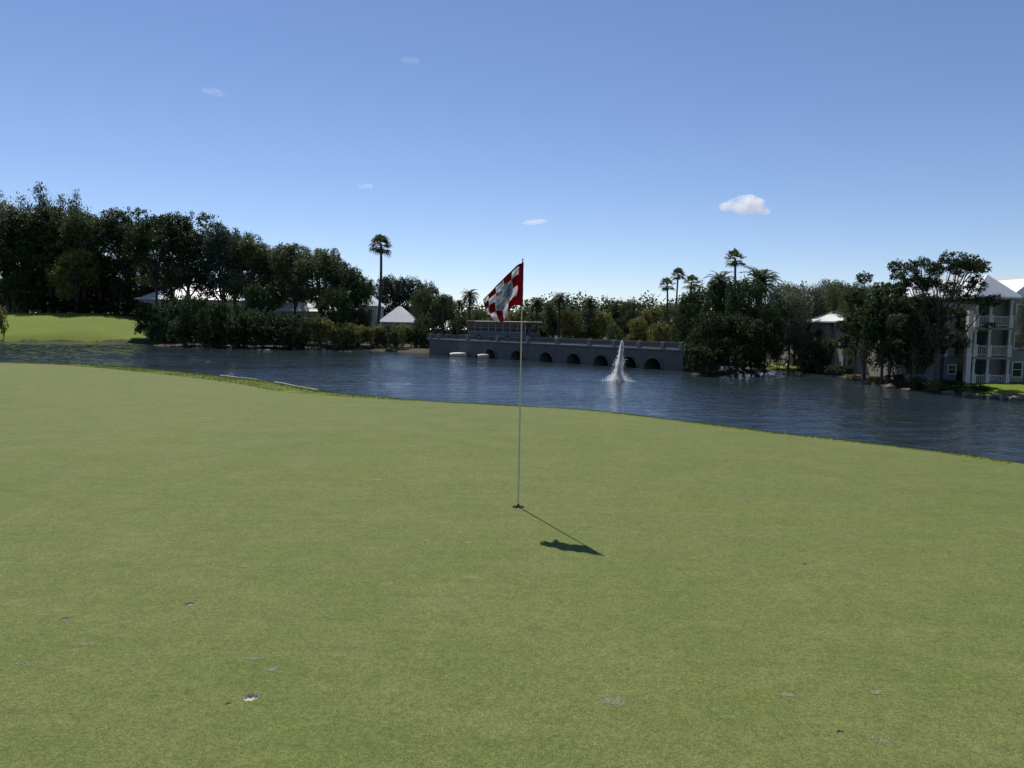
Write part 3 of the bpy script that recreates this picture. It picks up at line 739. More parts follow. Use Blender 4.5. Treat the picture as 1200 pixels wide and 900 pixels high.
T('t', 'tallC', 'leaf_dark', 10.0, 262, 34.0, 178.0, 'oak_tree', 'dark low-branched oak under the spiky trees at the left edge', 'tree', GL)
T('t', 'tallC', 'leaf_dark', 60.0, 270, 34.0, 177.0, 'oak_tree', 'dark low-branched oak behind the olive lawn tree', 'tree', GL)
T('t', 'tallC', 'leaf_dark', 118.0, 249, 33.6, 180.0, 'oak_tree', 'dark oak just right of the spiky trees', 'tree', GL)
T('t', 'tallA', 'leaf_dark', 150.0, 242, 33.6, 178.0, 'oak_tree', 'dark oak with a ragged high top right of the spiky trees', 'tree', GL)
T('t', 'tallB', 'leaf_dark', 184.0, 251, 31.4, 150.0, 'oak_tree', 'dark oak left of the broad domed crown', 'tree', GL)
T('t', 'tallA', 'leaf_dark', 222.0, 247, 42.6, 147.0, 'oak_tree', 'broad domed dark oak, widest crown of the left row', 'tree', GL)
T('t', 'tallC', 'leaf_blue', 262.0, 261, 33.6, 144.0, 'oak_tree', 'dark oak right of the broad domed crown above the white roof', 'tree', GL)
T('t', 'tallB', 'leaf_mid', 292.0, 276, 31.4, 142.0, 'oak_tree', 'oak where the left tree row steps down', 'tree', GL)
T('t', 'tallC', 'leaf_mid', 320.0, 286, 26.9, 146.0, 'oak_tree', 'green oak with bright leaf edges above the two white roofs', 'tree', GL)
T('t', 'tallA', 'leaf_mid', 346.0, 284, 29.1, 140.0, 'oak_tree', 'airy-topped oak over the second white roof', 'tree', GL)
T('t', 'tallB', 'leaf_mid', 374.0, 289, 30.2, 137.0, 'oak_tree', 'oak with gaps of sky in its top, left of the lone tall palm', 'tree', GL)
T('t', 'tallC', 'leaf_dark', 402.0, 304, 24.6, 134.0, 'oak_tree', 'dark smaller oak at the right end of the left row', 'tree', GL)
T('t', 'denseC', 'leaf_dark', 420.0, 322, 18.0, 132.0, 'oak_tree', 'dark round oak just left of the lone tall palm trunk', 'tree', GL)
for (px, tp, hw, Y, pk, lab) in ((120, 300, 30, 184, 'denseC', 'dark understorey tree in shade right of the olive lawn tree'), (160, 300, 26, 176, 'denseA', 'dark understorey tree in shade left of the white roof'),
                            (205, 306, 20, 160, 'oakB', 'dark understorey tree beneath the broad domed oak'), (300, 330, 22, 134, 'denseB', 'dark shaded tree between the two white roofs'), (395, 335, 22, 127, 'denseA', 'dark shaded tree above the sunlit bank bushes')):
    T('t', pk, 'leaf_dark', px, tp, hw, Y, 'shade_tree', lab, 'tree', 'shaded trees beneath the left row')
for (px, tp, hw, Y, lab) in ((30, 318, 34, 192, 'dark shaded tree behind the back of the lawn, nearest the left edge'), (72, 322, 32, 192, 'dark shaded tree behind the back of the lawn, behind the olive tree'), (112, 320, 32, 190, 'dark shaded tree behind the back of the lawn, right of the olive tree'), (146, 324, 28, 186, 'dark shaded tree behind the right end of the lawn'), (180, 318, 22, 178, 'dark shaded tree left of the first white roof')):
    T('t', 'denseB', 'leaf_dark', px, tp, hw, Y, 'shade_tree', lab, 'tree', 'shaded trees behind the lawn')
for (px, tp, hw, Y, pk, lab) in ((12, 240, 34, 178, 'tallB', 'tall rounded oak among the feathery trees at the left edge'), (64, 240, 36, 178, 'tallA', 'tall rounded oak filling between the spire-topped trees'), (100, 246, 32, 176, 'tallC', 'tall rounded oak behind the first oaks right of the spires'),
        (202, 256, 36, 166, 'tallB', 'tall oak filling behind the broad domed crown'), (276, 270, 32, 160, 'tallA', 'tall oak filling behind the step in the left row'), (334, 292, 30, 156, 'tallC', 'tall oak filling behind the airy-topped oak'), (390, 300, 26, 150, 'tallB', 'tall oak filling behind the right end of the left row')):
    T('t', pk, 'leaf_mid', px, tp, hw, Y, 'oak_tree', lab, 'tree', GL)
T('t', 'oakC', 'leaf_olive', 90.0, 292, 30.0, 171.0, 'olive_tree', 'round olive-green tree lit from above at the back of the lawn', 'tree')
T('t', 'denseB', 'leaf_mid', 22.0, 322, 26.0, 173.0, 'broadleaf_tree', 'small yellowish tree at the left edge behind the lawn', 'tree')
T('t', 'shrubA', 'leaf_olive', -4, 352, 11, 130, 'waterside_bush', 'small bush at the left edge in front of the lawn', 'bush')
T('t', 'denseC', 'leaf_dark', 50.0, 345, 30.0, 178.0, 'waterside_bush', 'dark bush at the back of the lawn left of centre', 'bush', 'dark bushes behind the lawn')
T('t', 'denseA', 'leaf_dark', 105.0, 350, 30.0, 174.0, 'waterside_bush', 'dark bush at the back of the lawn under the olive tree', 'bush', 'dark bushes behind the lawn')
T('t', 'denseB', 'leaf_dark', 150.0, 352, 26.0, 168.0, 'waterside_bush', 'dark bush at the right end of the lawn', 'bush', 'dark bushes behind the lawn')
GB = 'dark bushes overhanging the left bank'
for (px, tp, hw, dY, pk, lab) in ((178, 356, 20, 1.5, 'shrubA', 'dark waterside bush beside the end of the lawn'), (200, 350, 20, 3, 'shrubB', 'dark waterside bush second from the lawn'),
        (226, 345, 20, 4, 'shrubC', 'dark waterside bush, tallest under the first white roof'), (250, 354, 20, 2, 'shrubA', 'dark waterside bush below the bright white roof'),
        (274, 357, 18, 2, 'shrubB', 'dark waterside bush with rounded top right of the bright roof'), (298, 362, 20, 2, 'shrubC', 'dark waterside bush midway between the two white roofs'),
        (322, 366, 20, 2, 'shrubA', 'dark waterside bush below the left end of the second roof'), (345, 369, 18, 2, 'shrubB', 'dark waterside bush just left of the sunlit hedge'),
        (190, 374, 18, .8, 'shrubC', 'low dark bush touching the water by the lawn'), (215, 376, 20, .8, 'shrubA', 'low dark bush touching the water, second from the lawn'), (245, 376, 22, .8, 'shrubB', 'low dark bush touching the water below the bright roof'),
        (275, 378, 20, .8, 'shrubC', 'low dark bush touching the water, third from the sunlit hedge'), (308, 380, 22, .8, 'shrubA', 'low dark bush touching the water, second from the sunlit hedge'), (340, 382, 20, .8, 'shrubB', 'low dark bush touching the water next to the sunlit hedge')):
    yb = 401.5 + max(0, min(1, (px - 165) / 60)) * 5 + (px - 185) * .02; Y = onz(px, yb, WATER_Z).y + dY
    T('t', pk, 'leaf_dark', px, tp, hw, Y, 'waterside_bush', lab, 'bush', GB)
GH = 'sunlit bushes on the bank left of the bridge'
for k, (px, tp, hw, pk, mk, lab) in enumerate(((366, 373, 15, 'shrubC', 'leaf_mid', 'leftmost green bush of the sunlit hedge'), (384, 376, 15, 'shrubA', 'leaf_olive', 'tall yellow-green bush near the left of the sunlit hedge'),
        (402, 381, 15, 'shrubB', 'leaf_olive', 'yellow-green bush left of the lone palm trunk'), (420, 384, 14, 'shrubC', 'leaf_olive', 'yellow-green bush in front of the lone palm'), (437, 384, 14, 'shrubA', 'leaf_olive', 'yellow-green bush below the lone palm trunk'),
        (454, 384, 14, 'shrubB', 'leaf_mid', 'green bush just right of the lone palm trunk'), (471, 383, 14, 'shrubC', 'leaf_olive', 'yellow-green bush below the gabled white roof'), (488, 386, 13, 'shrubA', 'leaf_mid', 'green bush beside the left end of the bridge'),
        (502, 391, 9, 'shrubB', 'leaf_mid', 'small bush against the end of the bridge wall'))):
    Y = onz(px, 410.5, WATER_Z).y + 3.0
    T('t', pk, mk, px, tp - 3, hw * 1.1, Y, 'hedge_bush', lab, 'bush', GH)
lone = T('palm', 'fanA', 'leaf_palm', 440.5, 276.5, 15, 131, 'fan_palm', 'lone tall fan palm rising above the left trees', 'palm tree', 'fan palms')
lone.rotation_euler = (0, R(2.6), 0)

# middle background
GF = 'far tree crowns behind the lone palm'
for (px, tp, hw, Y, pk, lab) in ((432, 330, 20, 230, 'denseA', 'far tree crown just left of the lone palm'), (456, 321, 22, 236, 'denseB', 'far tree crown just right of the lone palm'), (480, 325, 20, 240, 'denseC', 'far domed crown above the gabled white roof'),
        (502, 329, 18, 238, 'denseA', 'far domed crown at the right end of the far row'), (518, 344, 16, 236, 'denseB', 'small far crown stepping down towards the bridge')):
    T('t', pk, 'leaf_blue', px, tp, hw, Y, 'distant_tree', lab, 'tree', GF)
T('t', 'oakC', 'leaf_mid', 494, 338, 16, 150, 'oak_tree', 'green oak standing between the gabled roof and the bridge', 'tree')
T('t', 'denseC', 'leaf_mid', 520, 346, 18, 148, 'oak_tree', 'dark round tree above the left end of the bridge', 'tree')
T('t', 'shrubB', 'leaf_mid', 495, 366, 14, 128, 'broadleaf_shrub', 'brownish shrub behind the left end of the bridge', 'bush')
GD = 'feather palms behind the bridge'
for (px, tp, hw, Y, pk, lab) in ((519, 346, 11, 132, 'dateA', 'dark feather palm in front of the round tree left of the bus'), (550, 340, 14, 140, 'dateB', 'feather palm just left of the flag, above the bus front'), (538, 352, 9, 138, 'dateA', 'small feather palm left of the one beside the flag'),
        (629, 350, 13, 140, 'dateA', 'feather palm just right of the flag'), (643, 356, 8, 146, 'dateB', 'small feather palm between two taller ones right of the flag'), (655, 344, 14, 138, 'dateB', 'tallest feather palm right of the flag'),
        (670, 358, 9, 142, 'dateA', 'small feather palm right of the tallest feather palm'), (691, 350, 12, 140, 'dateA', 'feather palm midway between the flag and the fountain'), (612, 362, 9, 136, 'dateB', 'low feather palm behind the pole of the flag')):
    T('palm', pk, 'leaf_palm', px, tp, hw, Y, 'feather_palm', lab, 'palm tree', GD)
GM = 'low trees behind the bridge'
for (px, tp, hw, Y, pk, mk, lab) in ((562, 362, 16, 150, 'denseA', 'leaf_mid', 'low tree behind the bus, left of the flag'), (585, 366, 16, 148, 'denseB', 'leaf_olive', 'olive low tree right behind the flag cloth'), (606, 364, 16, 146, 'denseC', 'leaf_olive', 'olive low tree behind the flag pole'),
        (628, 364, 16, 148, 'denseA', 'leaf_mid', 'low tree at the right end of the bus'), (648, 362, 16, 146, 'denseB', 'leaf_mid', 'low tree under the tallest feather palm'), (668, 363, 15, 138, 'denseC', 'leaf_olive', 'low olive tree behind the second railing post'),
        (688, 360, 16, 142, 'denseA', 'leaf_mid', 'low tree left of the fountain'), (706, 364, 15, 140, 'denseB', 'leaf_olive', 'low olive tree just left of the fountain'),
        (728, 352, 17, 150, 'denseC', 'leaf_dark', 'dark rounded tree directly above the fountain'), (742, 350, 18, 146, 'denseA', 'leaf_mid', 'high rounded tree behind the fountain, right of it'), (764, 358, 18, 130, 'denseB', 'leaf_olive', 'brownish olive tree above the right arches'),
        (748, 372, 14, 122, 'denseC', 'leaf_olive', 'low olive tree behind the bridge railing right of the fountain'), (786, 356, 16, 122, 'denseA', 'leaf_mid', 'rounded tree below the three small fan palms'),
        (540, 372, 14, 134, 'shrubA', 'leaf_mid', 'green shrub behind the front of the bus'), (720, 378, 12, 124, 'shrubB', 'leaf_mid', 'shrub behind the railing above the fountain jet'), (775, 378, 15, 112, 'shrubC', 'leaf_olive', 'shrub behind the right end of the bridge railing')):
    T('t', pk, mk, px, tp, hw, Y, 'low_tree', lab, 'tree', GM)
GP = 'fan palms'
for (px, tp, hw, Y, pk, lab) in ((780, 326, 10.5, 118, 'fanB', 'leftmost of the three small fan palms right of the fountain'), (793, 315, 9.5, 124, 'fanA', 'highest of the three small fan palms right of the fountain'),
        (809, 323, 11, 116, 'fanC', 'rightmost of the three small fan palms right of the fountain'), (858, 293.5, 13.5, 112, 'fanB', 'tall fan palm standing above the dark tree mass')):
    T('palm', pk, 'leaf_palm', px, tp, hw, Y, 'fan_palm', lab, 'palm tree', GP)

# dark mass at the right end of the bridge
GR = 'dense dark trees at the right end of the bridge'
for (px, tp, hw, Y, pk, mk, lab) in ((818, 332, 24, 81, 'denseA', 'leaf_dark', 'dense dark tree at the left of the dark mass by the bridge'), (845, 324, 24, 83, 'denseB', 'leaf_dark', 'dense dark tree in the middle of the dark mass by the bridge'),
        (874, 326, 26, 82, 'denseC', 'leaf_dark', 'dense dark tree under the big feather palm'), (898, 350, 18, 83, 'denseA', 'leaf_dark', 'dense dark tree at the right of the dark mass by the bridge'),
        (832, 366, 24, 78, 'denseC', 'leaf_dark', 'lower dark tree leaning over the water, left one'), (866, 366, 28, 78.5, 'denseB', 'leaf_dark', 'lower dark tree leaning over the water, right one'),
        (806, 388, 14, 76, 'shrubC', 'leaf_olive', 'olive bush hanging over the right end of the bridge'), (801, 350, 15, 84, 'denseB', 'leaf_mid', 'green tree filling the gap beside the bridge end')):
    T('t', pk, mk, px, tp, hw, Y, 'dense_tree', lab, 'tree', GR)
for (px, hw, tp, lab) in ((826, 22, 404, 'dark bush dipping into the water left of the small white marker, nearest the bridge'), (856, 22, 402, 'dark bush dipping into the water in the middle of the dark mass'), (884, 16, 408, 'dark bush dipping into the water nearest the sunlit strip of bank')):
    T('t', 'shrubA', 'leaf_dark', px, tp, hw, 75.5, 'waterside_bush', lab, 'bush', 'bushes under the dark tree mass')
T('palm', 'dateA', 'leaf_palm', 889, 317, 32, 86, 'feather_palm', 'big feather palm arching out of the dark tree mass', 'palm tree')
T('palm', 'dateB', 'leaf_palm', 842, 320, 22, 87, 'feather_palm', 'feather palm head in front of the tall fan palm trunk', 'palm tree')
GQ = 'feathery trees before the hotel wing'
for (px, tp, hw, Y, pk, mk, lab) in ((926, 331, 28, 86, 'featherA', 'leaf_grey', 'feathery grey-green tree left of the white wing roof'), (962, 325, 28, 88, 'featherB', 'leaf_grey', 'tallest feathery grey-green tree above the wing roof'),
        (988, 330, 22, 84, 'featherA', 'leaf_mid', 'green feathery tree right of the white wing roof'), (1004, 328, 20, 70, 'featherB', 'leaf_mid', 'green feathery tree just left of the big oak group'),
        (914, 378, 14, 84, 'shrubA', 'leaf_grey', 'pale shrub above the sunlit strip of bank'), (950, 386, 24, 79, 'shrubB', 'leaf_grey', 'pale shrub behind the small white marker'), (972, 396, 18, 78, 'shrubC', 'leaf_mid', 'green shrub left of the low hotel windows')):
    T('t', pk, mk, px, tp, hw, Y, 'feathery_tree', lab, 'tree', GQ)
GO = 'oaks on the right bank'
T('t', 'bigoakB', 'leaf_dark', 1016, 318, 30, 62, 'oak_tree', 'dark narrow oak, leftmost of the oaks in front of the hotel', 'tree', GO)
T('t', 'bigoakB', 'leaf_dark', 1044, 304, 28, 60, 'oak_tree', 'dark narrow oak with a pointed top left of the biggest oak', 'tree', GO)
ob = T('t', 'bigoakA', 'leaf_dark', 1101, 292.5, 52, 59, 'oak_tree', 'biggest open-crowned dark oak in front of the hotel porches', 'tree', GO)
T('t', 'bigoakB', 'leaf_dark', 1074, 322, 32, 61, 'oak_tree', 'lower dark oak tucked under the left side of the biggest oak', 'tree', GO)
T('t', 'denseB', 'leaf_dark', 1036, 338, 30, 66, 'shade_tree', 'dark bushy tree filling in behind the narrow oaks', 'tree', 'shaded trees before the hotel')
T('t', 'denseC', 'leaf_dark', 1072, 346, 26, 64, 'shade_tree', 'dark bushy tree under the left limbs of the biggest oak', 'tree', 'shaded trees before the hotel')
T('t', 'featherB', 'leaf_mid', 1000, 342, 24, 80, 'feathery_tree', 'green feathery tree hiding the end of the white wing roof', 'tree', GQ)
T('t', 'featherA', 'leaf_grey', 948, 350, 22, 89, 'feathery_tree', 'grey-green feathery tree in front of the left end of the wing roof', 'tree', GQ)
T('t', 'denseA', 'leaf_dark', 970, 380, 18, 84, 'shade_tree', 'small dark tree behind the pale shrubs, below the wing roof', 'tree', 'shaded trees before the hotel')
T('t', 'featherB', 'leaf_grey', 972, 350, 22, 90, 'feathery_tree', 'airy grey-green tree whose leaves break up the white wing roof', 'tree', GQ)
T('t', 'denseA', 'leaf_grey', 932, 331, 32, 92, 'feathery_tree', 'full grey-green tree behind the small white marker', 'tree', GQ)
T('t', 'denseC', 'leaf_grey', 975, 331, 30, 104, 'feathery_tree', 'full grey-green tree rising behind the white wing roof', 'tree', GQ)
T('t', 'denseB', 'leaf_grey', 1008, 330, 24, 98, 'feathery_tree', 'full grey-green tree left of the dark narrow oaks', 'tree', GQ)
T('t', 'plumeC', 'leaf_grey', 1206, 336, 18, 61, 'casuarina_tree', 'pale feathery tree cut by the right edge of the photo', 'tree')
# low shore planting and rocks on the right
shore = [onz(px, py, WATER_Z) for px, py in far_px2]
labs = ['small dark shore bush left of the low hotel windows', 'small dark shore bush in front of the low hotel windows', 'small yellow-green shore bush in front of the low hotel windows', 'small dark shore bush left of the biggest oak trunk',
        'small green shore bush by the biggest oak trunk', 'small yellow-green shore bush just right of the biggest oak trunk', 'small dark shore bush below the left porch column', 'small dark shore bush by the right lawn']
for k, (px, tp, hw, py, mk, pk) in enumerate(((985, 428, 16, 440, 'leaf_dark', 'shrubA'), (1008, 440, 12, 447, 'leaf_dark', 'shrubB'), (1030, 441, 11, 450, 'leaf_olive', 'shrubC'), (1052, 438, 12, 453, 'leaf_dark', 'shrubA'),
        (1078, 441, 11, 456, 'leaf_mid', 'shrubB'), (1098, 446, 10, 458, 'leaf_olive', 'shrubC'), (1122, 445, 13, 459.5, 'leaf_dark', 'shrubA'), (1152, 450, 12, 461.5, 'leaf_dark', 'shrubB'))):
    T('t', pk, mk, px, tp, hw, onz(px, py, WATER_Z).y, 'shore_bush', labs[k], 'bush', 'shore bushes below the hotel')
def rock(px, py, s, lab, seed):
    p = onz(px, py, WATER_Z); bm = bmesh.new(); bmesh.ops.create_icosphere(bm, subdivisions=3, radius=1)
    rnd = random.Random(seed); ph = [rnd.uniform(0, 6) for _ in range(4)]
    for v_ in bm.verts:
        c_ = v_.co; k = 1 + .22 * math.sin(c_.x * 3.1 + ph[0]) * math.sin(c_.y * 2.7 + ph[1]) + .12 * math.sin(c_.z * 7 + c_.x * 5 + ph[2]); v_.co = Vector((c_.x * 1.5 * k, c_.y * k, c_.z * .62 * k)) * s
    me = bpy.data.meshes.new('shore_rock'); bm.to_mesh(me); bm.free()
    o = link('shore_rock', me, M['stone'], smooth=True); o.location = (p.x, p.y, WATER_Z + s * .15); o.rotation_euler.z = rnd.uniform(0, 3)
    tag(o, lab, 'rock', 'rocks along the right shore')
for k, (px, py, s, lab) in enumerate(((1043, 455, .42, 'pale flat rock at the water below the low hotel windows'), (1062, 458, .3, 'small rock left of the biggest oak trunk at the water'), (1015, 449.5, .3, 'rock at the water, farthest left along the right shore'),
        (1112, 461.5, .35, 'rock at the water right of the biggest oak'), (1135, 463.5, .32, 'rock at the water below the hotel porch'), (1147, 464.5, .25, 'small rock beside the one below the hotel porch'), (1165, 466, .4, 'biggest rock at the water below the right lawn'),
        (1178, 467.5, .3, 'rock in the middle below the right lawn'), (1190, 468.5, .36, 'rock at the water near the right edge of the photo'))):
    rock(px, py, s, lab, k)

# distant wood closing the horizon
rs = np.random.RandomState(9); Cw = []
for k in range(420):
    x = rs.uniform(-330, 330); y = rs.uniform(255, 330); h = rs.uniform(8, 13) + 3 * math.sin(x * .03); rr = rs.uniform(4, 7)
    n_ = 90; u = unit(rs, n_); c_ = np.array([x, y, WATER_Z + h * .55]) + u * np.array([rr, rr, h * .48]) * (.75 + .35 * rs.rand(n_))[:, None]; Cw.append(c_)
Cw = np.concatenate(Cw)
o = link('distant_wood', leaf_cloud('distant_wood', np.repeat(Cw, 6, 0) + rs.randn(len(Cw) * 6, 3) * .7, .85, rs, aspect=.7), M['leaf_dark']); tag(o, kind='stuff')
o['label'] = 'dark continuous wood far behind the lake'; o['category'] = 'wood'

# ------------------------------------------------------------------ bridge
BL = onz(503, 414.4, WATER_Z); BR = onz(800, 434.5, WATER_Z)
bv = (BR - BL); BLen = bv.length; bang = math.atan2(bv.y, bv.x)
bridge = empty('bridge', BL, bang); tag(bridge, 'low grey-blue arched bridge crossing the far side of the lake', 'bridge')
def b_t(px):     # distance along the bridge seen at a column of the photo (design time)
    best = None
    for i in range(1001):
        t = BLen * i / 1000; p = BL + bv.normalized() * t; l_ = CAM_R.transposed() @ (p - Vector((0, 0, CAM_Z))); q = 600 + l_.x / -l_.z * 900
        if best is None or abs(q - px) < best[0]: best = (abs(q - px), t)
    return best[1]
arch_t = [b_t(p) for p in (574.5, 606, 640, 672.5, 704.5, 736.7, 765)]
AR, DECK, BW = 1.12, 2.10, 7.0      # arch radius, deck height, width
def face_pts(sgn):
    pass
# near and far faces with real openings, barrel vaults between them
segs = []; t0 = 0.0
for at_ in arch_t: segs.append((t0, at_ - AR)); t0 = at_ + AR
segs.append((t0, BLen))
mb = MB()
for a, b_ in segs: mb.box(a, b_, 0, BW, -1.2, DECK)
for at_ in arch_t:
    n = 14
    for i in range(n):
        a0, a1 = PI - PI * i / n, PI - PI * (i + 1) / n
        x0, z0, x1, z1 = at_ + AR * math.cos(a0), .05 + AR * math.sin(a0), at_ + AR * math.cos(a1), .05 + AR * math.sin(a1)
        mb.add([(x0, 0, z0), (x1, 0, z1), (x1, 0, DECK), (x0, 0, DECK), (x0, BW, z0), (x1, BW, z1), (x1, BW, DECK), (x0, BW, DECK)],
               [(0, 1, 2, 3), (5, 4, 7, 6), (0, 4, 5, 1), (3, 2, 6, 7)])
mb.build('wall', M['concrete'], bridge)
mb = MB(); mb.box(-.4, BLen + .5, -.22, .28, DECK + .002, DECK + .16); mb.build('coping', M['concrete_cap'], bridge, bevel=.02)
mb = MB(); mb.box(-.4, BLen + .5, .30, BW + .2, DECK - .05, DECK + .06); mb.build('roadway', simple('asphalt', (.05, .05, .052), .9, .2, 3), bridge)
for at_ in arch_t:
    mb = MB(); n = 18; prof = [(AR + .002, -.10), (AR + .22, -.10), (AR + .22, -.004), (AR + .002, -.004)]
    for i in range(n + 1):
        a = PI * i / n
        for r, y in prof: mb.v.append((at_ + r * math.cos(a), y, .05 + r * math.sin(a)))
    for i in range(n):
        for k in range(4): mb.f.append((i * 4 + k, i * 4 + (k + 1) % 4, (i + 1) * 4 + (k + 1) % 4, (i + 1) * 4 + k))
    mb.build('arch_ring', M['concrete_cap'] if False else M['concrete'], bridge)
# railing: piers and panels
tp0 = b_t(548); post_ts = [0.3] + [tp0 - 6.5, tp0] + [b_t(p) for p in (583, 618, 652, 690, 719, 748, 776)] + [BLen - .3]
post_ts = sorted(set(round(max(.3, t), 2) for t in post_ts))
z0, z1 = DECK + .165, DECK + .78
for t in post_ts:
    mb = MB(); mb.box(t - .22, t + .22, -.16, .22, z0 - .003, z1 + .03); mb.box(t - .25, t + .25, -.19, .25, z1 + .032, z1 + .09); mb.build('railing_post', M['concrete_cap'], bridge, bevel=.015)
for a, b_ in zip(post_ts[:-1], post_ts[1:]):
    if b_ - a < 1: continue
    mb = MB(); a += .225; b_ -= .225
    mb.box(a, b_, -.02, .06, z1 - .07, z1); mb.box(a, b_, -.02, .06, z0 + .03, z0 + .10)
    n = max(3, int((b_ - a) / .16))
    for i in range(n):
        x = a + (i + .5) * (b_ - a) / n; mb.box(x - .025, x + .025, 0, .04, z0 + .10, z1 - .07)
    mb.build('railing_panel', M['rail'], bridge)
mb = MB(); mb.box(-1.5, BLen + .5, BW - .1, BW + .15, DECK + .065, DECK + .7); mb.build('far_parapet', M['concrete'], bridge)

# ------------------------------------------------------------------ bus on the bridge
def on_bridge(t, y, z): return BL + Matrix.Rotation(bang, 3, 'Z') @ Vector((t, y, z))
tb0, tb1 = b_t(545), b_t(628); blen = 11.6
busp = on_bridge((tb0 + tb1) / 2 - 2.2, 2.6, DECK + .06)
bus = empty('bus', busp, bang); tag(bus, 'long shuttle bus with a cream roof and dark windows on the bridge', 'bus')
M['bus_body'] = simple('bus paint', (.08, .09, .11), .4, .1, 2); M['bus_roof'] = simple('cream bus roof', (.72, .66, .52), .5, .06, 2)
M['bus_trim'] = simple('light bus trim', (.28, .29, .30), .4, .1, 2); M['bus_red'] = simple('red bus front cap', (.45, .12, .09), .5, .1, 2); M['rubber'] = simple('tyre', (.02, .02, .02), .9, .2, 9)
hl = blen / 2; BT = 2.75
mb = MB(); mb.box(-hl, hl, -1.25, 1.25, .35, 1.25); mb.build('body', M['bus_body'], bus, bevel=.06)
mb = MB(); mb.box(-hl + .02, hl - .02, -1.2, 1.2, 2.45, BT - .1); mb.build('cornice', M['bus_body'], bus, bevel=.04)
mb = MB()
for (x0, x1) in ((-hl + 1.6, hl + .55),): mb.box(x0, x1, -1.36, 1.36, BT - .098, BT + .02)
mb.build('roof', M['bus_roof'], bus, bevel=.04)
mb = MB(); mb.box(-hl - .25, -hl + 1.598, -1.36, 1.36, BT - .098, BT + .03); mb.build('front_roof_cap', M['bus_red'], bus, bevel=.04)
mb = MB(); mb.box(-hl + .03, hl - .03, -1.255, -1.235, 1.26, 1.34); mb.box(-hl + .03, hl - .03, -1.255, -1.235, 1.86, 1.90); mb.build('trim_rail', M['bus_trim'], bus)
nw = 8
for i in range(nw + 1):
    x = -hl + .06 + (blen - .12) * i / nw
    for sy in (-1, 1):
        mb = MB(); mb.box(x - .05, x + .05, sy * 1.21 - .03, sy * 1.21 + .03, 1.25, 2.45); mb.build('window_pillar', M['bus_trim'], bus)
for i in range(nw):
    x0 = -hl + .06 + (blen - .12) * i / nw + .055; x1 = -hl + .06 + (blen - .12) * (i + 1) / nw - .055
    mb = MB(); mb.box(x0, x1, -1.205, -1.19, 1.345 if i else 1.25, 2.445)
    f = mb.build('window', M['glass'] if i else M['glass'], bus)
    if i:
        mb = MB(); mb.box(x0 + .1, x1 - .1, -.6, -.1, .9, 1.75); mb.build('bench_seat', M['bus_body'], bus)
for x in (-hl + 2.4, hl - 3.4):
    for sy in (-1, 1):
        mb = MB(); mb.tube([Vector((x, sy * 1.02, .44)), Vector((x, sy * 1.27, .44))], .46, 20); w = mb.build('wheel', M['rubber'], bus)
        mb = MB(); mb.tube([Vector((x, sy * 1.272, .44)), Vector((x, sy * 1.285, .44))], .24, 16); mb.build('rim', M['bus_trim'], w)
for sy in (-.8, .8):
    mb = MB(); mb.box(-hl - .03, -hl + .01, sy - .15, sy + .15, .6, .78); mb.build('headlight', M['white_paint'], bus)
mb = MB(); mb.box(-hl - .012, -hl + .03, -1.1, 1.1, 1.28, 2.4); mb.build('windscreen', M['glass'], bus)
mb = MB(); mb.box(-hl - .2, -hl - .1, -1.45, -1.36, 1.7, 2.1); mb.build('mirror', M['rubber'], bus)

# ------------------------------------------------------------------ boats
def boat(px, py, wpx, lab, rz):
    p = onz(px, py, WATER_Z); ln = wpx / 900 * p.y; o = empty('boat', (p.x, p.y, WATER_Z), rz); tag(o, lab, 'boat', 'white boats moored by the bridge'); o.scale = (1, 1, .62)
    n = 14; mb = MB(); W = ln * .2
    secs = []
    for i in range(n + 1):
        t = i / n; x = -ln / 2 + ln * t; w = W * (1 - max(0, (t - .55) / .45) ** 2.2) * (.9 + .1 * min(1, t * 6)); w = max(w, .02); rise = .12 * max(0, t - .5)
        secs.append((x, w, rise))
    prof = [(-1, .50), (-.92, .12), (-.45, -.16), (.45, -.16), (.92, .12), (1, .50)]
    for (x, w, r_) in secs:
        for (a, z) in prof: mb.v.append((x, a * w, z + r_))
    m_ = len(prof)
    for i in range(n):
        for k in range(m_ - 1): mb.f.append((i * m_ + k, i * m_ + k + 1, (i + 1) * m_ + k + 1, (i + 1) * m_ + k))
    mb.f.append(tuple(range(m_))[::-1])
    mb.build('hull', M['white_paint'], o, True)
    mb = MB()   # rounded cover
    for (x, w, r_) in secs:
        t = (x + ln / 2) / ln; hcov = .38 * math.sin(PI * min(1, max(0, t * .92 + .04))) ** .5
        for k in range(9):
            a = PI * k / 8; mb.v.append((x, -math.cos(a) * w * 1.03, .49 + r_ + math.sin(a) * hcov))
    for i in range(n):
        for k in range(8): mb.f.append((i * 9 + k, i * 9 + k + 1, (i + 1) * 9 + k + 1, (i + 1) * 9 + k))
    mb.f.append(tuple(range(9))); mb.f.append(tuple(n * 9 + k for k in range(9))[::-1])
    mb.build('cover', M['white_paint'], o, True)
    mb = MB(); mb.box(-ln / 2 - .3, -ln / 2 - .02, -.15, .15, -.1, .7); mb.build('outboard_motor', M['rubber'], o, bevel=.04)
boat(537, 417.5, 20, 'longer white covered boat moored left of the arches', -.08)
boat(566, 419.5, 14, 'shorter white covered boat in front of the first arch', .25)

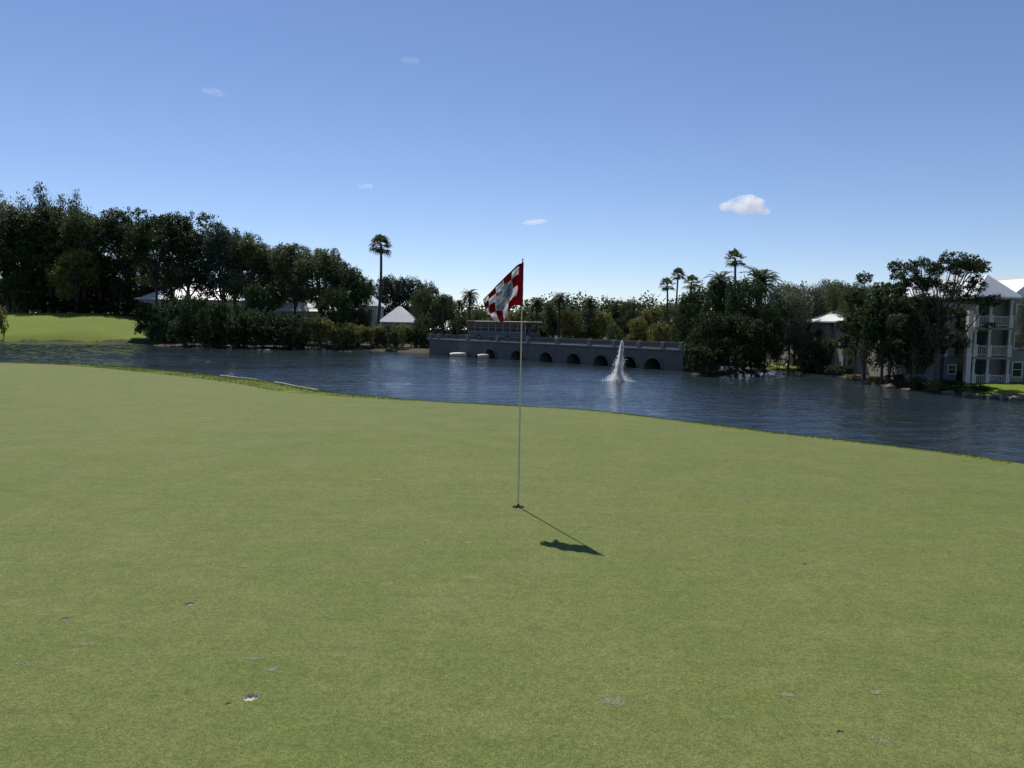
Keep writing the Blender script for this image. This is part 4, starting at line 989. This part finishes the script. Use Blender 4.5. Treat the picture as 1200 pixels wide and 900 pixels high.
# ------------------------------------------------------------------ fountain
fp = onz(725, 446.5, WATER_Z); ftop = atY(728, 400, fp.y); FH = ftop.z - WATER_Z
fo = empty('fountain', (fp.x, fp.y, WATER_Z)); tag(fo, 'white water jet rising from the lake in front of the bridge', 'fountain')
rs = np.random.RandomState(3)
def drops(name, C_, s, parent, asp=1.0):
    n = len(C_); d1 = rs.randn(n, 3); d1 /= np.linalg.norm(d1, axis=1)[:, None]
    V = np.zeros((n, 4, 3)); s = np.asarray(s)[:, None]
    V[:, 0] = C_ + np.array([0, 0, 1.4]) * s * asp; V[:, 1] = C_ + np.column_stack([d1[:, 0], d1[:, 1], -.5 * np.ones(n)]) * s
    V[:, 2] = C_ + np.column_stack([-d1[:, 1], d1[:, 0], -.5 * np.ones(n)]) * s; V[:, 3] = C_ + np.column_stack([-d1[:, 0] + d1[:, 1], -d1[:, 1] - d1[:, 0], -.6 * np.ones(n)]) * s * .8
    B_ = np.arange(n)[:, None] * 4; T_ = np.array([[0, 1, 2], [0, 2, 3], [0, 3, 1], [1, 3, 2]])
    F_ = (B_[:, :, None] + T_[None]).reshape(-1, 3)
    return link(name, np_mesh(name, V.reshape(-1, 3), F_), M['spray'], parent)
n = 9000; t = rs.rand(n) ** .95; z = t * FH; lean = .2 * (z / FH) ** 1.5
rr = (.06 + .32 * (1 - t) ** .8) * np.abs(rs.randn(n)) * .55; an = rs.rand(n) * 2 * PI
rr = np.where((t > .38) & (t < .55) & (rs.rand(n) < .35), rr * 1.9, rr)
drops('jet', np.column_stack([lean + rr * np.cos(an) - .12 * (t < .5) * rs.rand(n), rr * np.sin(an), z]), .012 + .016 * rs.rand(n) + .006 * (1 - t), fo, 2.2)
n = 7000; rr = np.abs(rs.randn(n)) * .40 + .05; an = rs.rand(n) * 2 * PI; z = np.abs(rs.randn(n)) * .26 * np.clip(1.7 - rr, .15, 1.7)
drops('splash', np.column_stack([rr * np.cos(an) - .1, rr * np.sin(an), z + .02]), .012 + .020 * rs.rand(n), fo)
mb = MB()
for k in range(80):
    t_ = 2 * PI * k / 80; r_ = 1.45 + .3 * math.sin(k * 1.7) + .2 * math.sin(k * .6); mb.v.append((r_ * math.cos(t_) - .1, r_ * math.sin(t_), .012))
mb.v.append((0, 0, .02)); mb.f = [(k, (k + 1) % 80, 80) for k in range(80)]
m, nt, b = new_mat('foam'); b.inputs['Base Color'].default_value = (.6, .66, .72, 1); b.inputs['Roughness'].default_value = .6
tcn = noise(nt, 5, 4, .7); al = ramp(nt, tcn, [(.48, (0, 0, 0)), (.62, (.8, .8, .8))]); nt.links.new(al, b.inputs['Alpha']); M['foam'] = m
mb.build('foam', M['foam'], fo)
mb = MB(); mb.lathe([(.001, -.3), (.35, -.3), (.42, -.05), (.42, .03), (.2, .07), (.08, .1), (.08, .16), (.001, .16)], 20); mb.build('float', M['rubber'], fo, True)

# small white marker on the bank
mp = onz(927, 432.2, WATER_Z); mz = gz(mp.x, mp.y + .5); mk = empty('marker_post', (mp.x, mp.y + .5, mz - .05)); tag(mk, 'small white tapered marker on the sunlit strip of bank', 'marker')
mb = MB(); mb.lathe([(.001, 0), (.55, 0), (.55, .18), (.42, .22), (.40, .3)], 16); mb.build('base', M['white_paint'], mk)
mb = MB(); mb.lathe([(.38, .29), (.30, .6), (.20, 1.0), (.13, 1.3), (.15, 1.34), (.10, 1.42), (.001, 1.46)], 16); mb.build('cone', M['white_paint'], mk, True)

# ------------------------------------------------------------------ buildings
def hip_roof(mb, x0, x1, y0, y1, z0, z1, ov=.5, th=.14):
    x0 -= ov; x1 += ov; y0 -= ov; y1 += ov; hy = (y1 - y0) / 2; hx = (x1 - x0) / 2
    if hx >= hy: r0, r1 = (x0 + hy * .9, (y0 + y1) / 2), (x1 - hy * .9, (y0 + y1) / 2)
    else: r0, r1 = ((x0 + x1) / 2, y0 + hx * .9), ((x0 + x1) / 2, y1 - hx * .9)
    vs = [(x0, y0, z0 - th), (x1, y0, z0 - th), (x1, y1, z0 - th), (x0, y1, z0 - th), (x0, y0, z0), (x1, y0, z0), (x1, y1, z0), (x0, y1, z0), (*r0, z1), (*r1, z1)]
    if hx >= hy: fs = [(4, 5, 9, 8), (6, 7, 8, 9), (7, 4, 8), (5, 6, 9)]
    else: fs = [(4, 5, 8), (5, 6, 9, 8), (6, 7, 9), (7, 4, 8, 9)]
    mb.add(vs, fs + [(0, 3, 2, 1), (0, 1, 5, 4), (1, 2, 6, 5), (2, 3, 7, 6), (3, 0, 4, 7)])
def window(parent, x, z, w, h, y, shutter=False):
    """window in a wall facing -Y whose outer face is at y"""
    mb = MB(); t = .09; d0, d1 = y - .05, y - .003
    mb.box(x - w / 2 - t, x - w / 2, d0, d1, z - t, z + h + t); mb.box(x + w / 2, x + w / 2 + t, d0, d1, z - t, z + h + t)
    mb.box(x - w / 2, x + w / 2, d0, d1, z - t, z); mb.box(x - w / 2, x + w / 2, d0, d1, z + h, z + h + t); mb.box(x - w / 2, x + w / 2, d0 + .01, d1 - .008, z + h * .48, z + h * .48 + .05)
    f = mb.build('window', M['white_paint'], parent)
    mb = MB(); mb.box(x - w / 2 + .002, x + w / 2 - .002, y - .022, y - .004, z + .002, z + h - .002); mb.build('pane', M['glass'], f)

def low_house(px0, px1, ytop, yeave, Y, depth, lab, nwin=4):
    a = atY(px0, yeave, Y); b_ = atY(px1, yeave, Y); top = atY((px0 + px1) / 2, ytop, Y + depth / 2)
    z0 = gz((a.x + b_.x) / 2, Y) - .2; o = empty('lakeside_house', (a.x, Y, z0)); tag(o, lab, 'house', 'white-roofed houses behind the left trees')
    w = b_.x - a.x; ze = a.z - z0; zt = top.z - z0
    mb = MB(); mb.box(0, w, 0, depth, 0, ze - .15); mb.build('wall', M['wall_low'], o)
    mb = MB(); hip_roof(mb, 0, w, 0, depth, ze, zt, .6); mb.build('roof', M['roof'], o)
    for i in range(nwin):
        window(o, w * (i + .5) / nwin, max(.9, ze - 2.0), 1.1, 1.2, 0)
    mb = MB(); mb.box(w * .5 - .5, w * .5 + .5, -.05, -.004, .2, 2.2); 
    if nwin % 2 == 0: mb.build('door', M['white_paint'], o)
low_house(162, 280, 333, 350, 172, 14, 'long white-roofed house behind the dark trunks on the left', 6)
low_house(316, 372, 343, 364, 150, 12, 'white-roofed house right of the dark waterside bushes', 4)
low_house(418, 441, 346, 358, 165, 9, 'small white-roofed house just left of the lone palm trunk', 2)
low_house(447, 482, 359, 377, 142, 9, 'white-roofed house just right of the lone palm trunk', 3)
low_house(507, 548, 373, 386, 158, 9, 'low white-roofed house behind the left end of the bridge', 3)

# hotel
HY = 67.0
def hx(px, Y=HY): return atY(px, 400, Y).x
X0, X1 = hx(1066), hx(1330); zb = -3.25; ST = 2.47; ze = zb + 3 * ST + .05
hotel = empty('hotel', (X0, HY, zb)); tag(hotel, 'three-storey pale hotel block with white metal roof and stacked porches', 'hotel')
W = X1 - X0; E = 3 * ST + .05
P0, P1 = hx(1141, 64.5) - X0, hx(1184, 64.5) - X0      # porch bay
mb = MB(); mb.box(0, W, 0, 12, -.4, E - .15); mb.build('wall', M['wall_grey'], hotel)
mb = MB(); mb.box(.0, P0 - .35, -.06, -.003, .05, ST - .05)
q0, q1 = hx(1072) - X0, hx(1090) - X0
mb = MB(); mb.box(q0, q1, -.5, -.003, 0, ST * .95); mb.build('lilac_bay', M['wall_lilac'], hotel)
q0, q1 = hx(1104) - X0, hx(1119) - X0
mb = MB(); mb.box(q0, q1, -.5, -.003, 0, ST * .95); bay = mb.build('blue_bay', M['wall_lilac'], hotel)
window(bay, (q0 + q1) / 2 + .15, .9, .6, .7, -.5)
mb = MB(); hip_roof(mb, 0, W, 0, 12, E, E + 2.3, .55); mb.build('roof', M['roof'], hotel)
PD = 2.6
mb = MB(); hip_roof(mb, P0, P1, -PD, 3.0, E + .02, E + 1.95, .45); mb.build('porch_roof', M['roof'], hotel)
mb = MB(); g0, g1 = P1 + .55, P1 + 4.6; mb.add([(g0, -1.2, E + .05), (g1, -1.2, E + .05), ((g0 + g1) / 2, -1.2, E + 1.75), (g0, 5, E + .05), (g1, 5, E + .05), ((g0 + g1) / 2, 5, E + 1.75)], [(0, 1, 2), (0, 2, 5, 3), (1, 4, 5, 2), (3, 5, 4), (0, 3, 4, 1)]); mb.build('gable', M['roof'], hotel)
mb = MB(); mb.box(g0 + .4, g1 - .4, -.9, -.003, -.3, E - .02); gb = mb.build('gable_bay', M['wall_mint'], hotel)
for s in range(3):
    for gx in (.3, .7): window(gb, g0 + (g1 - g0) * gx, s * ST + .75, .75, 1.2, -.9)
for s in range(4):
    z = s * ST
    if s < 3:
        mb = MB(); mb.box(P0 - .05, P1 + .05, -PD - .05, -.004, z - .2, z); mb.build('porch_floor', M['wall_grey'] if s else M['concrete_cap'], hotel)
cols = [P0 + .12, hx(1159, 64.5) - X0, P1 - .1]
for s in range(3):
    for cx in cols:
        for cy in (-PD + .12,):
            mb = MB(); z = s * ST; mb.box(cx - .17, cx + .17, cy - .17, cy + .17, z + .002, z + .95); mb.box(cx - .2, cx + .2, cy - .2, cy + .2, z + .952, z + 1.02)
            mb.lathe([(.12, z + 1.02), (.10, z + ST - .42), (.15, z + ST - .36), (.15, z + ST - .202)], 12, (cx, cy)); mb.build('column', M['white_paint'], hotel)
    for a, b_ in zip(cols[:-1], cols[1:]):
        mb = MB(); z = s * ST; y = -PD + .12; a += .2; b_ -= .2
        mb.box(a, b_, y - .04, y + .04, z + .86, z + .93); mb.box(a, b_, y - .03, y + .03, z + .12, z + .18); n = int((b_ - a) / .13)
        for i in range(n): x = a + (i + .5) * (b_ - a) / n; mb.box(x - .02, x + .02, y - .02, y + .02, z + .18, z + .86)
        mb.build('railing', M['white_paint'] if s else M['white_paint'], hotel)
    mb = MB(); z = s * ST; mb.box((cols[0] + cols[1]) / 2 - .75, (cols[0] + cols[1]) / 2 + .75, -.06, -.004, z + .05, z + 2.0); dr = mb.build('door', M['glass'], hotel)  # door widened in dark glass to put the porch opening's shade into colour
    mb = MB(); mb.box(cols[1] + .25, cols[1] + .9, -.055, -.004, z + .05, z + 2.05); mb.build('shutter', M['wall_dark'], hotel)
    mb = MB(); mb.box(cols[2] - .85, cols[2] - .25, -.055, -.004, z + .05, z + 2.05); mb.build('shutter', M['wall_dark'], hotel)
    window(hotel, (cols[1] + cols[2]) / 2 - .1, z + .7, .95, 1.25, 0)
    for wx in (1.2, 2.9): 
        if s: window(hotel, wx, z + .8, .8, 1.1, 0)
    if s: window(hotel, (hx(1112) - X0), z + .8, .8, 1.1, 0)
    for wx in (g1 + 1.2, g1 + 3.2): window(hotel, wx, z + .8, .8, 1.1, 0)
mb = MB(); mb.box(-.3, W, -.3, -.002, E - .15, E - .142 + .0); 
for dx in (0.9,): 
    mb = MB(); mb.box(P0 - 1.2, P0 - .9, -.35, -.05, 0, E - .2); mb.build('downpipe', M['white_paint'], hotel)
# brighter sunlit chimney-like pilaster at the porch corner
mb = MB(); mb.box(P0 - .62, P0 - .22, -PD - .1, -PD + .3, 0, ST * 2.55); mb.box(P0 - .68, P0 - .16, -PD - .16, -PD + .36, ST * 1.9, ST * 2.02); mb.box(P0 - .68, P0 - .16, -PD - .16, -PD + .36, ST * 1.0, ST * 1.08); mb.build('corner_pier', M['white_paint'], hotel)
# lower wing
for _k, (WY, pa, pb, ey, lb, wl, wu) in enumerate(((98.0, 944, 1046, 382.0, 'lower pale hotel wing with a white roof showing through the feathery trees', (945, 960, 975, 990), (945, 960, 975, 990)), (78.0, 989, 1062, 376.0, 'narrow pale hotel wing with low paired windows beside the rocky shore', (997, 1020, 1028), (1002, 1024)))):
  wa, wb_ = atY(pa, 400, WY).x, atY(pb, 400, WY).x; zt = atY(975, ey, WY).z; z0 = -3.2
  wing = empty('hotel_wing', (wa, WY, z0)); tag(wing, lb, 'building', 'hotel wings')
  ww = wb_ - wa; E2 = zt - z0
  mb = MB(); mb.box(0, ww, 0, 9, -.4, E2 - .15); mb.build('wall', M['wall_grey'], wing)
  mb = MB(); hip_roof(mb, 0, ww, 0, 9, E2, E2 + 2.0, .5); mb.build('roof', M['roof'], wing)
  for px in wl: window(wing, atY(px, 400, WY).x - wa, .9, .5, 1.35, 0)
  for px in wu: window(wing, atY(px, 400, WY).x - wa, 3.0, .8, 1.15, 0)

# ------------------------------------------------------------------ clouds
def cloud(px, py, wpx, hpx, lab, blobs, dens, seed):
    D = 5200.0; d = ray(px, py).normalized(); c_ = Vector((0, 0, CAM_Z)) + d * D; w = wpx / 900 * D; h = hpx / 900 * D
    bm = bmesh.new(); rnd = random.Random(seed)
    for (bx, bz, br) in blobs:
        for q in range(3):
            m4 = Matrix.Translation((bx * w / 2 + rnd.gauss(0, br * w * .05), rnd.gauss(0, br * w * .1), bz * h / 2 + rnd.gauss(0, br * h * .1))) @ Matrix.Diagonal((br * w / 2, br * w / 2 * .8, br * h / 2 * 1.1, 1))
            bmesh.ops.create_icosphere(bm, subdivisions=3, radius=1, matrix=m4)
    me = bpy.data.meshes.new('cloud'); bm.to_mesh(me); bm.free()
    o = bpy.data.objects.new('cloud', me); col.objects.link(o); o.location = c_; o.rotation_euler.z = -math.atan2(c_.x, c_.y)
    rm = o.modifiers.new('remesh', 'REMESH'); rm.mode = 'VOXEL'; rm.voxel_size = max(w, h) / 46
    m = bpy.data.materials.new('cloud vapour'); m.use_nodes = True; nt = m.node_tree; nt.nodes.remove(nt.nodes['Principled BSDF'])
    v_ = nt.nodes.new('ShaderNodeVolumePrincipled'); v_.inputs['Color'].default_value = (1, 1, 1, 1); v_.inputs['Anisotropy'].default_value = .55
    n_ = noise(nt, 3.2 / w * 2, 4, .6); mr = nt.nodes.new('ShaderNodeMapRange'); mr.inputs['From Min'].default_value = .40; mr.inputs['From Max'].default_value = .62; mr.inputs['To Max'].default_value = dens
    nt.links.new(n_, mr.inputs[0]); nt.links.new(mr.outputs[0], v_.inputs['Density']); nt.links.new(v_.outputs[0], nt.nodes['Material Output'].inputs['Volume'])
    me.materials.append(m); tag(o, lab, 'cloud', 'small clouds')
cloud(873, 240, 58, 26, 'largest small white cloud, right of centre in the blue sky', [(-.62, -.15, .34), (-.3, .0, .4), (.05, .2, .5), (.28, .1, .42), (.2, -.15, .5), (.62, -.5, .3), (-.05, -.15, .5)], .022, 1)
cloud(627, 260, 30, 9, 'flat little cloud above the top of the flag', [(-.5, -.2, .45), (0, 0, .6), (.5, .2, .45)], .018, 2)
cloud(428, 218, 20, 9, 'little cloud above and left of the lone palm', [(-.3, 0, .6), (.3, 0, .6)], .006, 3)
cloud(249, 107, 24, 9, 'faint wisp of cloud high on the left', [(-.3, 0, .6), (.3, -.1, .6)], .003, 4)
cloud(712, 323, 14, 6, 'faint small cloud low over the fountain', [(0, 0, .8)], .008, 5)
cloud(481, 71, 22, 9, 'faintest wisp of cloud near the top of the photo', [(-.3, .2, .6), (.3, -.1, .6)], .002, 6)
